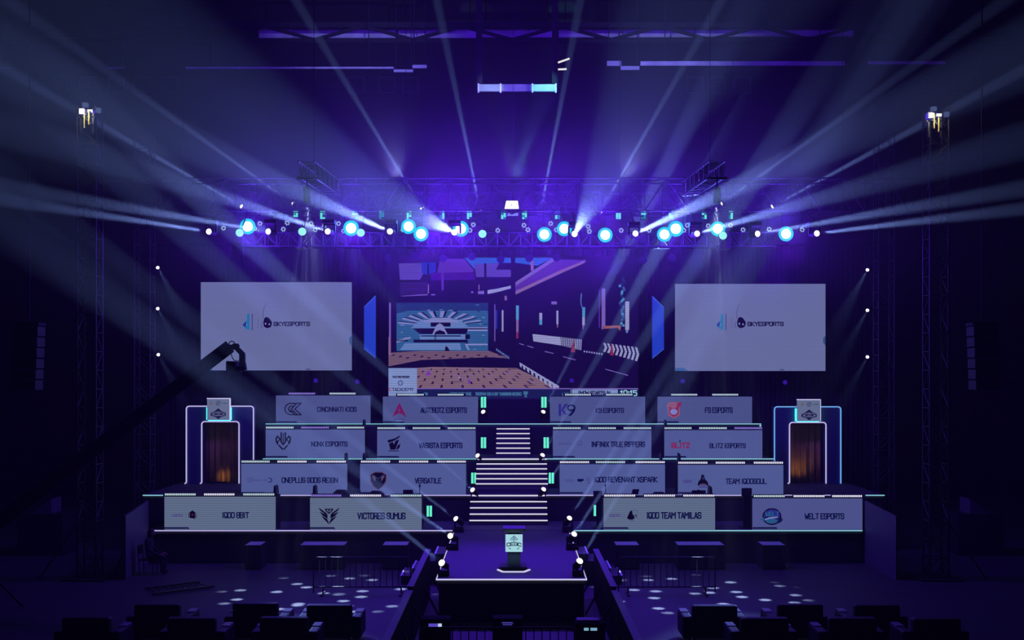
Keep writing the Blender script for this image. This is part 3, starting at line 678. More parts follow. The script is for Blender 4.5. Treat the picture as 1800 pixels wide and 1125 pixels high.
scrn(1187, 1451, 499, 652, 'right', 1258.5)
for side, sg, pts in (('left', -1, ((660, 520), (660, 629), (640, 613), (640, 540))), ('right', 1, ((1147, 521), (1147, 630), (1167, 613), (1167, 541)))):
    Y = 42.9; P = [(X(a, Y), Z(b, Y)) for a, b in pts]
    t = thing('wing_light', 'glowing blue angled wing light, %s of the big screen' % side, 'light', (P[0][0], Y, TZ[3]), 'blue wing panels')
    mb = MB().prism(P, Y, Y + .1); mb.build('face', M['hexa'], t)
    mb = MB(); q = [V((x, Y - .006, z)) for x, z in P]; mb.bar(q[3], q[0], .06, .012); mb.bar(q[1], q[2], .06, .012); mb.build('edge_light', M['hexb'], t)
    xm = (P[0][0] + P[2][0]) / 2
    MB().box(xm - .05, xm + .05, Y + .1, Y + .2, TZ[3], P[0][1] - .3).build('post', M['black'], t)

# main screen: an LED wall showing a street scene, drawn as coloured areas of the picture
YS = 43.5
pal = dict(dark=(16, 6, 52), night=(12, 4, 42), sky=(36, 92, 190), deep=(22, 48, 170), grey=(86, 66, 160), mag=(62, 8, 130), purp=(84, 46, 150), white=(150, 152, 196), lav=(120, 96, 176), pink=(134, 98, 140), cyan=(74, 150, 190),
           brick=(128, 98, 112), brick2=(112, 84, 104), mort=(44, 18, 66), teal=(44, 92, 142), tealk=(26, 50, 104), roof=(128, 134, 190), pale=(98, 128, 184), red=(130, 40, 70), bar=(22, 28, 78), bart=(64, 110, 150), card=(128, 146, 196), ink=(34, 26, 70), cred=(170, 60, 100), num=(150, 200, 215), violet=(120, 50, 180), orange=(150, 90, 84))
PN = list(pal); PM = [emis('picture_' + n, S(*pal[n]), .92, .09, .16) for n in PN]
t = thing('main_screen', 'big central LED screen showing a brick path beside a road and barriers', 'screen', (X(903, YS), YS, TZ[3]))
MB().box(X(683, YS) - .04, X(1122, YS) + .04, YS + .07, YS + .25, Z(704, YS), Z(450, YS)).build('back_frame', M['black'], t)
for px in (720, 1085): MB().box(X(px, YS) - .08, X(px, YS) + .08, YS + .25, YS + .4, TZ[3], Z(455, YS)).build('leg', M['black'], t)
face = MB().box(X(683, YS), X(1122, YS), YS, YS + .07, Z(702, YS), Z(452, YS)).build('panel', PM[0], t)
pm = MB()
def pp(l, c, *pts): pm.poly([(X(a, YS), YS - .003 * l, Z(b, YS)) for a, b in pts], PN.index(c))
def rr(l, c, x0, x1, y0, y1): pp(l, c, (x0, y1), (x1, y1), (x1, y0), (x0, y0))
# sky and buildings
pp(1, 'sky', (816, 453), (972, 453), (945, 467), (906, 462), (838, 464), (834, 473)); pp(1, 'grey', (701, 463), (740, 462), (745, 480), (738, 492), (703, 492)); pp(1, 'deep', (740, 461), (766, 461), (766, 478), (750, 483), (742, 480))
pp(1, 'purp', (768, 480), (774, 455), (816, 455), (834, 476), (832, 478)); pp(1, 'mag', (757, 480), (832, 477), (836, 492), (758, 493)); pp(2, 'grey', (834, 464), (898, 462), (898, 487), (837, 487))
rr(3, 'dark', 851, 855, 463, 520); rr(3, 'dark', 751, 754, 463, 482); pp(3, 'night', (878, 462), (898, 462), (898, 474), (872, 474)); rr(2, 'purp', 776, 780, 470, 510)
for j in range(7): rr(1, 'purp', 703 - j % 2, 752, 497 + 3.2 * j, 497.9 + 3.2 * j)
pp(2, 'lav', (705, 520), (752, 517.4), (752, 519), (705, 521)); rr(2, 'pink', 752, 754, 500, 516); rr(2, 'lav', 758, 765, 517, 519); rr(3, 'pink', 841, 843, 500, 510)
pp(2, 'lav', (840, 512), (852, 511), (852, 517), (840, 517)); pp(2, 'white', (857, 510), (876, 507), (898, 502), (898, 507), (876, 513), (857, 517)); rr(2, 'lav', 828, 832, 512, 515)
pp(2, 'purp', (906, 500), (978, 456), (1030, 457), (906, 517)); pp(3, 'lav', (906, 496), (970, 454), (978, 456), (906, 503)); pp(3, 'pink', (906, 512), (985, 475), (1030, 457), (1028, 462), (985, 481), (906, 518)); rr(3, 'pink', 933, 938, 458, 476)
rr(4, 'night', 898, 905.5, 452, 646)
# left picture with streets
rr(2, 'tealk', 697, 858, 532, 546); rr(2, 'teal', 697, 858, 546, 617); pp(3, 'tealk', (697, 533), (728, 533), (722, 546), (697, 551))
random.seed(3)
for j in range(46):
    a, b = random.uniform(698, 852), random.uniform(534, 614); wv, h = random.uniform(3, 10), random.uniform(.8, 2)
    rr(3, random.choice(['pale', 'tealk', 'roof', 'teal', 'night']), a, min(857.5, a + wv), b, b + h)
for q in (-74, -58, -44, -28, -12, 4, 20, 36, 52, 68):                                     # roofs fanning out around the round building
    sn, cs = math.sin(math.radians(q)), math.cos(math.radians(q))
    c = lambda r, o: (774 + sn * r * 1.75 + cs * o * 1.3, 574 - cs * r * .62 + sn * o * .5)
    pp(4, 'roof', c(26, -3), c(26, 2), c(44, 3), c(44, -4)); pp(5, 'night', c(27, 1), c(27, 3.4), c(44, 5), c(44, 2))
pp(5, 'pale', (722, 577), (740, 562), (808, 562), (826, 577)); pp(6, 'roof', (745, 564), (760, 559), (790, 559), (806, 564), (806, 567), (745, 567)); pp(6, 'night', (757, 567), (792, 567), (792, 574), (757, 574)); pp(6, 'night', (725, 577), (823, 577), (820, 587), (738, 587))
pp(7, 'roof', (773, 568), (779, 572), (787, 588), (760, 588), (767, 572)); pp(8, 'night', (773, 580), (781, 583), (784, 588), (763, 588), (766, 583))
rr(5, 'pale', 738, 818, 588, 597); rr(6, 'night', 740, 810, 589.5, 591.5); rr(5, 'night', 727, 822, 597, 602); pp(5, 'pale', (703, 615), (712, 603), (808, 603), (811, 615)); pp(5, 'roof', (697, 598), (722, 592), (722, 595), (697, 603))
for a, b, c2, d2 in ((818, 604, 857, 607), (824, 575, 857, 577), (822, 579, 857, 582)): rr(5, 'roof', a, c2, b, d2)
rr(5, 'night', 824, 857, 577, 579); pp(5, 'roof', (818, 607), (822, 607), (826, 615), (822, 615)); rr(5, 'night', 697, 717, 597, 600); rr(5, 'night', 763, 767, 588, 600); rr(5, 'night', 818, 826, 588, 596)
pp(6, 'night', (782, 617), (783, 609), (786, 609), (791, 617))
rr(2, 'lav', 684, 687, 532, 600); rr(2, 'pink', 683, 687, 592, 624); rr(2, 'lav', 869, 870.5, 535, 600); rr(3, 'deep', 871, 874, 545, 578)
# road side
for a, b, y0, y1, c2 in ((882, 885, 545, 583, 'white'), (907, 912, 537, 562, 'cyan'), (907.5, 911.5, 562, 584, 'pink'), (907.5, 911, 584, 595, 'red'), (948, 953, 550, 562, 'white'), (948, 953, 562, 571, 'cyan'), (978, 981.5, 546, 570, 'white'), (979, 981, 570, 576, 'pink'),
                         (1023.5, 1028.5, 540, 557, 'cyan'), (1023.5, 1028, 557, 572, 'white'), (1024, 1026, 572, 578, 'pink'), (1052.5, 1054.5, 508, 576, 'purp'), (1057.5, 1064, 507, 574, 'lav'), (1057.5, 1060.5, 574, 579, 'lav'), (1099, 1106, 530, 580, 'white'), (1100, 1104, 580, 585, 'pale'), (969, 979, 530, 535, 'lav'), (887, 891, 520, 528, 'pink')):
    rr(2, c2, a, b, y0, y1)
pp(2, 'orange', (1061, 573), (1092, 572), (1090, 582), (1086, 576), (1062, 578)); pp(2, 'pale', (1021, 516), (1023, 516), (1021.5, 530), (1023.5, 540), (1022.5, 541), (1020, 530))
random.seed(5)
for j in range(26):
    y = 488 + j * 3.3; a = 1094 + 3 * math.sin(j * 1.3) + random.uniform(-2, 2); pp(3, random.choice(['teal', 'cyan', 'tealk']), (a - 2.5, y + 3), (a + 1.5, y + 4), (a + 2.5, y), (a - 1, y - 1))
pp(2, 'white', (936, 587), (985, 592.5), (985, 607), (937.5, 600))
for j in range(12):
    f = j / 12; g = (j + .55) / 12; xa, xb = 985 + 38 * f, 985 + 38 * g
    pp(2, 'white', (xa, 607 + 9 * f), (xb, 607 + 9 * g), (xb + 1, 592.5 + 4.5 * g), (xa + 1, 592.5 + 4.5 * f))
for j in range(9):
    x0 = 1060 + j * 7.0; f = j / 9; t0 = 602.5 + 8.5 * f; b0 = 618 + 18 * f; m0 = (t0 + b0) / 2
    pp(2, 'white', (x0, t0), (x0 + 4, t0 + .5), (x0 + 7.5, m0 + 1), (x0 + 4, b0 + 1), (x0, b0), (x0 + 3.5, m0 + .5))
for j in range(8): rr(2, 'white', 1026 + j * 4.4, 1028.4 + j * 4.4, 616.5 + j * .6, 619 + j * .7)
pp(3, 'red', (1004, 613), (1008, 595), (1010, 613), (1011, 619), (1003, 619)); pp(3, 'red', (1072, 625), (1075, 602), (1079, 625))
for a, b, c2, d2 in ((912, 603, 921, 606.5), (926, 607, 938, 611.5), (957, 617, 973, 621.5), (989, 626, 1012, 633), (1063, 648, 1104, 660)): pp(2, 'lav', (a, b), (a + 1, b + 1.7), (c2, d2 + .6), (c2, d2 - 1))
for j in range(9):
    f = j / 9; x0 = 913 + 66 * f ** 1.1; y0 = 637 + 40 * f ** 1.1; s = 5.5 + 4 * f
    pp(3, 'white', (x0, y0), (x0 + s * 1.3, y0 + s * .7), (x0 + s * 1.25, y0 + s * 1.2), (x0 + s * .7, y0 + s * .85), (x0 + s * .75, y0 + s * 1.75), (x0 + .2 * s, y0 + s * 1.35))
for j in range(8): pp(3, 'pale', (872 + 3 * j, 612 + 2 * j), (874 + 3 * j, 613.4 + 2 * j), (874 + 3 * j, 617.5 + 2 * j), (872.3 + 3 * j, 616 + 2 * j))
# brick path
pp(1, 'brick2', (683, 620), (760, 616), (860, 617), (895, 630), (860, 628), (740, 633), (683, 644)); pp(1, 'night', (683, 644), (740, 633), (860, 628), (898, 640), (898, 648), (683, 651)); pp(2, 'brick', (683, 650), (760, 645), (908, 647), (983, 683), (683, 683))
random.seed(11)
rows = [648, 651.5, 655.5, 660, 665, 670.5, 676.5]
for j, y in enumerate(rows):
    h = (rows + [683])[j + 1] - y; v = (y - 647) / 36; xr = 908 + (y - 647) * 2.05
    x = 736 - 40 * v + (j % 2) * (11 + 9 * v)
    while x < xr - 6:
        sl = (x - 800) / 110 * h
        if x > 735: pp(3, 'mort', (x, y), (x + 2.2 + 1.6 * v, y), (x + 2.6 + 2 * v + sl, y + h * .8), (x + sl, y + h * .8))
        if random.random() < .5: pp(3, random.choice(['brick2', 'mort', 'lav']), (max(736, x + 4), y), (max(744, x + 16 + 8 * v), y), (max(744, x + 16 + 8 * v), y + .9), (max(736, x + 4), y + .8))
        x += 22 + 17 * v
for j in range(16): x = 690 + j * 12.5; pp(3, 'mort', (x, 623 + (j % 3) * 2.4), (x + 5, 623 + (j % 3) * 2.4), (x + 3, 625.6 + (j % 3) * 2.4), (x - 2, 625.6 + (j % 3) * 2.4))
pp(4, 'violet', (748, 660), (753, 651), (758, 659)); pp(4, 'violet', (822, 668), (825, 666), (827, 672), (824, 676)); rr(4, 'white', 806, 808.5, 662.5, 665)
# caption bar, card and clock
rr(4, 'lav', 733, 1122, 682.2, 684); rr(4, 'bar', 683, 1122, 684, 702); rr(5, 'card', 683, 733, 647, 702)
def tt(s, x0, x1, y0, y1, c, l, wd=.2): lettering(pm, s, X(x0, YS), X(x1, YS), Z(y1, YS), Z(y0, YS), YS - .003 * l, wd, PN.index(c))
tt('TICKETING PARTNER', 689, 720, 660.5, 664.5, 'ink', 6, .22); tt('C', 683.5, 687.5, 681.5, 687.5, 'cred', 6); tt('TACADEMY', 689, 727, 681.5, 687.5, 'ink', 6, .17)
for q in range(8):
    a = q * PI / 4; c = lambda r, o: (703.8 + math.cos(a + o) * r, 673.2 - math.sin(a + o) * r); pp(6, 'ink', c(1.4, 0), c(4.5, -.25), c(5.6, 0), c(4.5, .25))
tt('TROPHY ON X BY TAGGING #CEGC', 835, 917, 689.5, 695.5, 'bart', 6, .24); tt('VOTE FOR THE', 790, 829, 689.5, 695.5, 'bart', 6, .24)
pp(6, 'bart', (920, 688), (928, 688), (928, 692), (925, 695), (927, 698), (921, 698), (923, 695), (920, 692)); rr(6, 'bart', 745, 752, 690, 695)
rr(5, 'card', 1003, 1086, 684.5, 694); rr(5, 'bar', 1086, 1121, 684.5, 702); tt('SHOW STARTS IN', 1016, 1073, 687, 694, 'ink', 6, .22); tt('10:15', 1090, 1120, 685.5, 696.5, 'num', 6, .18); tt('LIVE', 988, 1000, 690, 695.5, 'bart', 6)
pm.build('picture', PM, face)

# backdrop drape behind everything on stage
mb = MB(); n = 150; x0, x1, yd = X(262, 45.6), X(1545, 45.6), 45.7
for i in range(n):
    a, b = x0 + (x1 - x0) * i / n, x0 + (x1 - x0) * (i + 1) / n; f = lambda x: yd + .08 * math.sin(x * 9) + .04 * math.sin(x * 23)
    mb.add([(a, f(a), 0), (b, f(b), 0), (b, f(b), Z(430, yd)), (a, f(a), Z(430, yd))], [(0, 1, 2, 3)], 0, True)
bd = tag(mb.build('backdrop_drape', M['drape'], origin=(0, yd, 0)), 'dark pleated drape hanging full width behind the screens', 'curtain')
m_ = bd.modifiers.new('thick', 'SOLIDIFY'); m_.thickness = .02
MB().tube((x0, yd, Z(430, yd)), (x1, yd, Z(430, yd)), .06).build('top_rail', M['black'], bd)

# ------------------------------------------------------------------ trusses
def truss(p, q, sz, label, name='truss', up=(0, 0, 1), m='alu', bays=None, r=.03, group=None, sz2=None, chains=()):
    p = V(p); q = V(q); d = (q - p); L = d.length; d.normalize(); u = V(up); rgt = d.cross(u).normalized(); u = rgt.cross(d).normalized()
    n = bays or max(2, round(L / sz)); sz2 = sz2 or sz
    t = thing(name, label, 'truss', p, group)
    C = lambda s, a, b: p + d * s + rgt * a * sz2 / 2 + u * b * sz / 2
    mb = MB()
    for a in (-1, 1):
        for b in (-1, 1): mb.tube(C(0, a, b), C(L, a, b), r, 6)
    mb.build('chords', M[m], t)
    mb = MB()
    for i in range(n):
        s0, s1 = L * i / n, L * (i + 1) / n; fl = i % 2
        for a in (-1, 1): mb.tube(C(s0, a, -1 if fl else 1), C(s1, a, 1 if fl else -1), r * .6, 5, caps=False)
        for b in (-1, 1): mb.tube(C(s0, -1 if fl else 1, b), C(s1, 1 if fl else -1, b), r * .6, 5, caps=False)
        for a in (-1, 1): mb.tube(C(s0, a, -1), C(s0, a, 1), r * .6, 5, caps=False)
        for b in (-1, 1): mb.tube(C(s0, -1, b), C(s0, 1, b), r * .6, 5, caps=False)
    mb.build('lattice', M[m], t)
    for f in chains:
        c = C(L * f, 0, 1); MB().tube(C(L * f, -1, 1), C(L * f, 1, 1), r * .8, 6).tube(c, (c.x, c.y, 23.495), .008, 5).build('lifting_chain', M['bltruss'], t)
    return t
YT = 34.0
zt, zb2 = Z(313, YT - .5), Z(371, YT - .5)
truss((X(178, YT), YT, (zt + zb2) / 2), (X(1625, YT), YT, (zt + zb2) / 2), zt - zb2, 'long silver main truss spanning the stage above all the lamps', 'main_truss', r=.026, bays=38, chains=(.1, .37, .63, .9))
zl0, zl1 = Z(433, 33.6), Z(409, 33.6)
truss((X(428, 33.8), 33.8, (zl0 + zl1) / 2), (X(1362, 33.8), 33.8, (zl0 + zl1) / 2), zl1 - zl0, 'thin black lamp truss hung just under the row of lamps', 'lamp_truss', m='bltruss', r=.03, bays=46)
for px, lab in ((527, 'left'), (1278, 'right')):
    t = thing('truss_hanger', 'short black post holding the %s end of the lamp truss' % lab, 'post', (X(px, 33.5), 33.5, zl0), 'lamp truss hangers')
    MB().box(X(px, 33.45) - .045, X(px, 33.45) + .045, 33.4, 33.5, zl0 - .06, zb2 + .02).build('post', M['bltruss'], t)
    MB().box(X(px, 33.45) - .12, X(px, 33.45) + .12, 33.35, 34.0, zl0 - .08, zl0 - .028).build('clamp', M['bltruss'], t)
truss((X(420, 40), 40, Z(352, 40)), (X(1385, 40), 40, Z(352, 40)), .5, 'rear silver truss carrying the upward beam lights', 'rear_truss', r=.028, chains=(.1, .5, .9))
for sx, lab in ((-1, 'left'), (1, 'right')):
    a = at(900 + sx * 312, 332, 33.4); b = at(900 + sx * 362, 297, 28.6)
    truss(a, b, .4, 'short truss reaching forward from the main truss, %s side' % lab, 'forward_truss', r=.022, group='forward truss arms', chains=(.75,))
TOW = [(158, 32, 190, 'outer left'), (254, 38, 236, 'inner left'), (1645, 32, 190, 'outer right'), (1554, 38, 236, 'inner right')]
for px, Y, py, lab in TOW:
    x = X(px, Y); h = Z(py, Y)
    t = truss((x, Y, .05), (x, Y, h), .52, 'tall vertical truss tower, %s side of the stage' % lab, 'tower', up=(0, 1, 0), r=.028, group='truss towers')
    pz = .6 if Y < 35 else .41; MB().box(x - pz, x + pz, Y - pz, Y + pz, 0, .05).build('foot_plate', M['black'], t)
    if Y < 35:
        for sx in ((-1,) if x < 0 else (1,)): MB().tube((x + sx * 1.3, Y - .3, .03), (x + sx * .28, Y - .1, 1.6), .03, 6).build('outrigger', M['black'], t)
# hoists with white housings and yellow chains on the outer towers, lit by a work lamp
for px, py, lab, sg in ((155, 205, 'left', 1), (1643, 212, 'right', -1)):
    Y = 31.6; c = at(px, py, Y)
    t = thing('chain_hoist', 'white-lit hoist head with yellow chains at the top of the outer %s tower' % lab, 'hoist', c, 'tower hoists')
    wv = 1 / F * Y
    MB().box(c.x - 14 * wv, c.x - 5 * wv, Y - .1, Y + .1, c.z + 3 * wv, c.z + 13 * wv).box(c.x + 1 * wv, c.x + 10 * wv, Y - .1, Y + .1, c.z + 6 * wv, c.z + 11 * wv).build('housing', M['white'], t)
    MB().box(c.x - 16 * wv, c.x + 12 * wv, Y - .06, Y + .02, c.z - 3 * wv, c.z).box(c.x - 13 * wv, c.x - 10 * wv, Y - .06, Y + .02, c.z - 30 * wv, c.z).box(c.x + 8 * wv, c.x + 11 * wv, Y - .06, Y + .02, c.z - 30 * wv, c.z + 6 * wv).build('carriage', M['alu'], t)
    mb = MB().tube((c.x + 5 * wv * sg, Y - .16, c.z - 16 * wv), (c.x + 5 * wv * sg, Y - .16, c.z + 8 * wv), 1.4 * wv, 6).tube((c.x - 3 * wv * sg, Y - .16, c.z - 22 * wv), (c.x - 3 * wv * sg, Y - .16, c.z + 3 * wv), 1.2 * wv, 6); mb.build('chain', M['yellow'], t)
    MB().bar((c.x - 8 * wv, Y - .12, c.z), (c.x + 9 * wv, Y - .12, c.z - 14 * wv), .04).build('brace', M['alu'], t)
    MB().box(c.x - 12 * wv, c.x - 4 * wv, Y - .16, Y - .1, c.z + 4 * wv, c.z + 11 * wv).build('work_lamp', M['hot'], t)
    MB().box(c.x - 8 * wv, c.x + 1 * wv, Y - .12, Y, c.z + 16 * wv, c.z + 23 * wv).box(c.x + 16 * wv, c.x + 23 * wv, Y - .12, Y, c.z + 6 * wv, c.z + 14 * wv).build('junction_box', emis('junction_glow_grey', S(60, 72, 110)), t)  # boxes glow faintly, their lit look is put into the emission
    point((c.x + 2 * wv, Y - .5, c.z + 6 * wv), 14, (1, .97, .9), .08, parent=t)
# pin spots on the inner towers
for i, (px, py) in enumerate(((277, 470), (277, 542), (278, 623), (1525, 474), (1525, 545), (1525, 627))):
    sg = 1 if i < 3 else -1; Y = 37.8; c = at(px, py, Y)
    lab = 'tiny white pin spot on the inner %s tower, %s of three' % (('left', 'right')[i // 3], ('topmost', 'middle', 'lowest')[i % 3])
    t = thing('pin_spot', lab, 'stage light', c, 'pin spots on the towers')
    d = (at(px + sg * 60, py + 110, 34) - c).normalized()
    h = MB().tube(c - d * .14, c + d * .02, .06, 10).build('body', M['black'], t)
    MB().dome(c + d * .02, d, .055, .05, 10, 3).build('lens', M['hot'], h)
    MB().bar(c - d * .1, V((X(254 if i < 3 else 1554, 38) + sg * .24, 37.85, c.z)), .04).build('bracket', M['black'], t)
    spot(c + d * .1, c + d * 5, 5000, BEAM, 9, .8, .03, parent=t)

# ------------------------------------------------------------------ lamps on the front trusses
def clampto(mb, c, ztop): mb.tube((c.x, c.y + .06, c.z), (c.x, c.y + .06, ztop), .022, 6)
BE = 26000
BEAMS = [(370, 407, (0, 351), 25, 3.0), (475, 407, (60, 338), 25, 3.4), (578, 407, (150, 268), 21, 3.8), (687, 407, (200, 196), 18, 4.4), (799, 408, (540, 290), 13, 4.2),
         (1010, 411, (1120, 215), 14, 4.2), (1115, 411, (1640, 170), 19, 5.0), (1223, 411, (1720, 270), 21, 4.0), (1328, 411, (1760, 338), 25, 3.4), (1433, 410, (1800, 367), 25, 3.0)]
for i, (px, py, tg, Y2, ang) in enumerate(BEAMS):
    c = at(px, py, 32.35); aim = at(tg[0], tg[1], Y2)
    base = c + V((0, .1, .34))
    e = {799: 360e3, 1010: 230e3, 687: 300e3, 1115: 300e3, 578: 260e3, 1223: 260e3}.get(px, 300e3)
    t, hc = moving_head(base, aim, 'white beam light in the front lamp row, %s of ten' % ordinal(i, 10), 'white beam lights in the front row', hung=True, r=.085, E=e, ang=ang * .88)
    mb = MB(); mb.tube((base.x, base.y, base.z), (base.x, 33.514, zb2 - .022), .025, 6); mb.build('hanger', M['black'], t)
REAR = [(430, 366, (150, 203), 36), (520, 362, (100, 62), 37), (745, 372, (520, 0), 38), (846, 378, (768, 0), 38), (949, 380, (1020, 0), 38), (1052, 378, (1268, 0), 38), (1262, 362, (1740, 20), 37), (1352, 366, (1620, 220), 36)]
for i, (px, py, tg, Y2) in enumerate(REAR):
    c = at(px, py, 39.35)
    t, hc = moving_head(c + V((0, 0, -.34)), at(tg[0], tg[1], Y2), 'beam light on the rear truss throwing a thin upward shaft, %s of eight' % ordinal(i, 8), 'upward beam lights on the rear truss', r=.07, E=600000 if 2 <= i <= 5 else 420000, ang=2.8)
    MB().tube((c.x, c.y + .1, c.z - .36), (c.x, 39.75, Z(352, 40) - .27), .02, 6).tube((c.x, 39.75, Z(352, 40) - .28), (c.x, 39.75, Z(352, 40) - .245), .03, 6).build('clamp', M['black'], t)
WASH = [(421, 409, 0), (435, 398, 2), (531, 407, 0), (617, 401, 2), (634, 409, 0), (718, 398, 1), (740, 411, 1), (810, 402, 2), (848, 411, 0), (957, 412, 1), (992, 402, 1), (1064, 413, 1), (1168, 412, 1), (1188, 402, 2), (1262, 402, 1), (1271, 414, 0), (1382, 411, 1)]
for i, (px, py, kind) in enumerate(WASH):
    Y = (33.15 if i % 2 else 32.75) if kind else 32.5; c = at(px, py, Y); R = (.115, .14, .15)[kind]
    look = ('pale cyan', 'bright cyan-white', 'dazzling large cyan')[kind]
    t = thing('wash_light', '%s wash lamp in the front row, %s' % (look, ordinal(i, 17)), 'stage light', c, 'cyan wash lamps')
    b = MB().tube(c + V((0, .22, .02)), c + V((0, .04, 0)), R * .6, 14, R * 1.1).build('body', M['black'], t)
    if kind: MB().disc(c + V((0, .02, 0)), (0, -1, 0), R * 1.55, 22).build('painted_glow_disc', M['cyan'], b)  # flat cyan disc paints the glow around the lens
    MB().dome(c + V((0, .012, 0)), (0, -1, 0), R, R * .3, 18, 3).build('lens', M['hot' if kind else 'cyan2'], b)
    mb = MB(); mb.tube(c + V((0, .15, .05)), (c.x, 33.514, zb2 - .022), .022, 6); mb.build('yoke', M['black'], t)
    if kind: point(c + V((0, -.3, 0)), (0, 14, 34)[kind], (0, .45, 1.0), .1, parent=t)
BL = [520, 567, 624, 671, 719, 777, 825, 885, 922, 980, 1087, 1131, 1180, 1238, 1284]
for i, px in enumerate(BL):
    Y = 33.42; c = at(px, 378, Y)
    t = thing('pixel_blinder', 'small teal pixel blinder hung under the main truss, %s of fifteen' % ordinal(i, 15), 'stage light', c, 'teal blinders under the main truss')
    MB().box(c.x - .085, c.x + .085, Y, Y + .1, c.z - .13, c.z + .13).build('housing', M['black'], t)
    mb = MB(); random.seed(i)
    for a in range(2):
        for b in range(4):
            if random.random() < .82: mb.box(c.x - .07 + a * .075, c.x - .005 + a * .075, Y - .012, Y, c.z - .115 + b * .06, c.z - .065 + b * .06, random.choice([0, 0, 1]))
    mb.build('cells', [M['teal'], M['teal_d']], t)
    MB().tube((c.x, Y + .06, c.z + .13), (c.x, 33.514, zb2 - .022), .02, 6).box(c.x - .08, c.x + .08, Y - .02, Y + .12, zb2 - .06, zb2 - .03).build('clamp', M['alu'], t)
FP = [(393, 401), (448, 402), (457, 393), (498, 403), (505, 392), (547, 393), (554, 404), (570, 397), (595, 393), (604, 406), (708, 404), (783, 396), (826, 405), (832, 395), (875, 405), (921, 396), (928, 404), (968, 393), (978, 404), (1034, 398), (1036, 407), (1092, 405), (1141, 405), (1202, 405), (1208, 396), (1245, 397), (1284, 396), (1306, 404), (1352, 403), (1410, 404)]
WORDN = {16: 'sixteenth'}
for i, (px, py) in enumerate(FP):
    Y = 33.35; c = at(px, py, Y)
    t = thing('petal_lamp', 'small six-petal lamp in the front row, %s of thirty' % ordinal(i, 30), 'stage light', c, 'six-petal lamps')
    b = MB().tube(c + V((0, .15, 0)), c, .06, 12, .085).build('body', M['black'], t)
    mb = MB()
    for q in range(6):
        a = q * PI / 3 + .2; mb.disc(c + V((.052 * math.cos(a), -.006, .052 * math.sin(a))), (0, -1, 0), .022, 8)
    mb.build('petals', M['pet'], b)
    mb = MB(); mb.tube(c + V((0, .1, 0)), (c.x, 33.514, zb2 - .022), .018, 6); mb.build('hanger', M['black'], t)
DP = [(683, 452), (730, 448), (779, 453), (830, 450), (880, 455), (930, 453), (978, 452), (1130, 456), (1180, 452)]
for i, (px, py) in enumerate(DP):
    Y = 33.9; c = at(px, py, Y)
    t = thing('unlit_lamp', 'dark unlit can lamp hanging below the lamp truss, %s of nine' % ordinal(i, 9), 'stage light', c, 'unlit lamps')
    MB().tube(c + V((0, .16, .03)), c + V((0, -.12, -.03)), .1, 14, .115).build('can', M['black'], t)
    MB().tube(c + V((0, 0, .08)), (c.x, 33.99, zl0), .02, 6).build('hanger', M['black'], t)
# centre lantern on the truss
Y = 33.3; c = at(899, 362, Y)
t = thing('truss_lantern', 'bright white trapezoid lantern at the centre of the main truss', 'lamp', c)
p = [(X(a, Y), Z(b, Y)) for a, b in ((887, 367), (912, 367), (910, 353), (890, 353))]
MB().prism([(X(a, Y), Z(b, Y)) for a, b in ((884, 369), (915, 369), (911, 351), (888, 351))], Y + .01, Y + .12).build('frame', M['black'], t)
f = MB().prism(p, Y - .01, Y + .01).build('face', M['hot'], t)
mb = MB()
for a, b in (((892, 367.5), (895.5, 353)), ((906, 353), (910, 367.5))): mb.bar((X(a[0], Y), Y - .02, Z(a[1], Y)), (X(b[0], Y), Y - .02, Z(b[1], Y)), .035, .012)
for a, b in (((895, 366.5), (899, 361)), ((899, 361), (905, 366)), ((899, 361), (899, 357))): mb.bar((X(a[0], Y), Y - .02, Z(a[1], Y)), (X(b[0], Y), Y - .02, Z(b[1], Y)), .02, .012)
mb.build('bars', M['black'], f)
mb = MB(); mb.prism([(X(a, Y), Z(b, Y)) for a, b in ((891, 379), (911, 379), (911, 374), (905, 375), (899, 377.5), (894, 374))], Y - .01, Y + .06); mb.build('lower_glass', emis('lantern_lower', S(120, 130, 225)), t)
MB().tube((c.x, Y + .08, Z(352, Y)), (c.x, Y + .2, zb2 + .06), .03).build('hanger', M['black'], t)
# purple pars behind the desks, on slim posts of the top tier edge
for i, (px, py) in enumerate(((555, 669), (628, 671), (1005, 669), (1200, 670), (1380, 672))):
    Y = 43.0; c = at(px, py, Y); zf = TZ[3] if 467 < px < 1338 else TZ[1]
    t = thing('purple_par', 'dim purple lamp glowing below the screens, %s of five' % ordinal(i, 5), 'stage light', (c.x, Y, zf), 'purple lamps below the screens')
    b = MB().tube(c + V((0, .2, 0)), c, .09, 14, .11).build('can', M['black'], t)
    MB().disc(c + V((0, -.006, 0)), (0, -1, 0), .085, 16).build('lens', M['purple'], b)
    MB().tube((c.x, Y + .1, zf), (c.x, Y + .1, c.z), .014).build('post', M['black'], t)

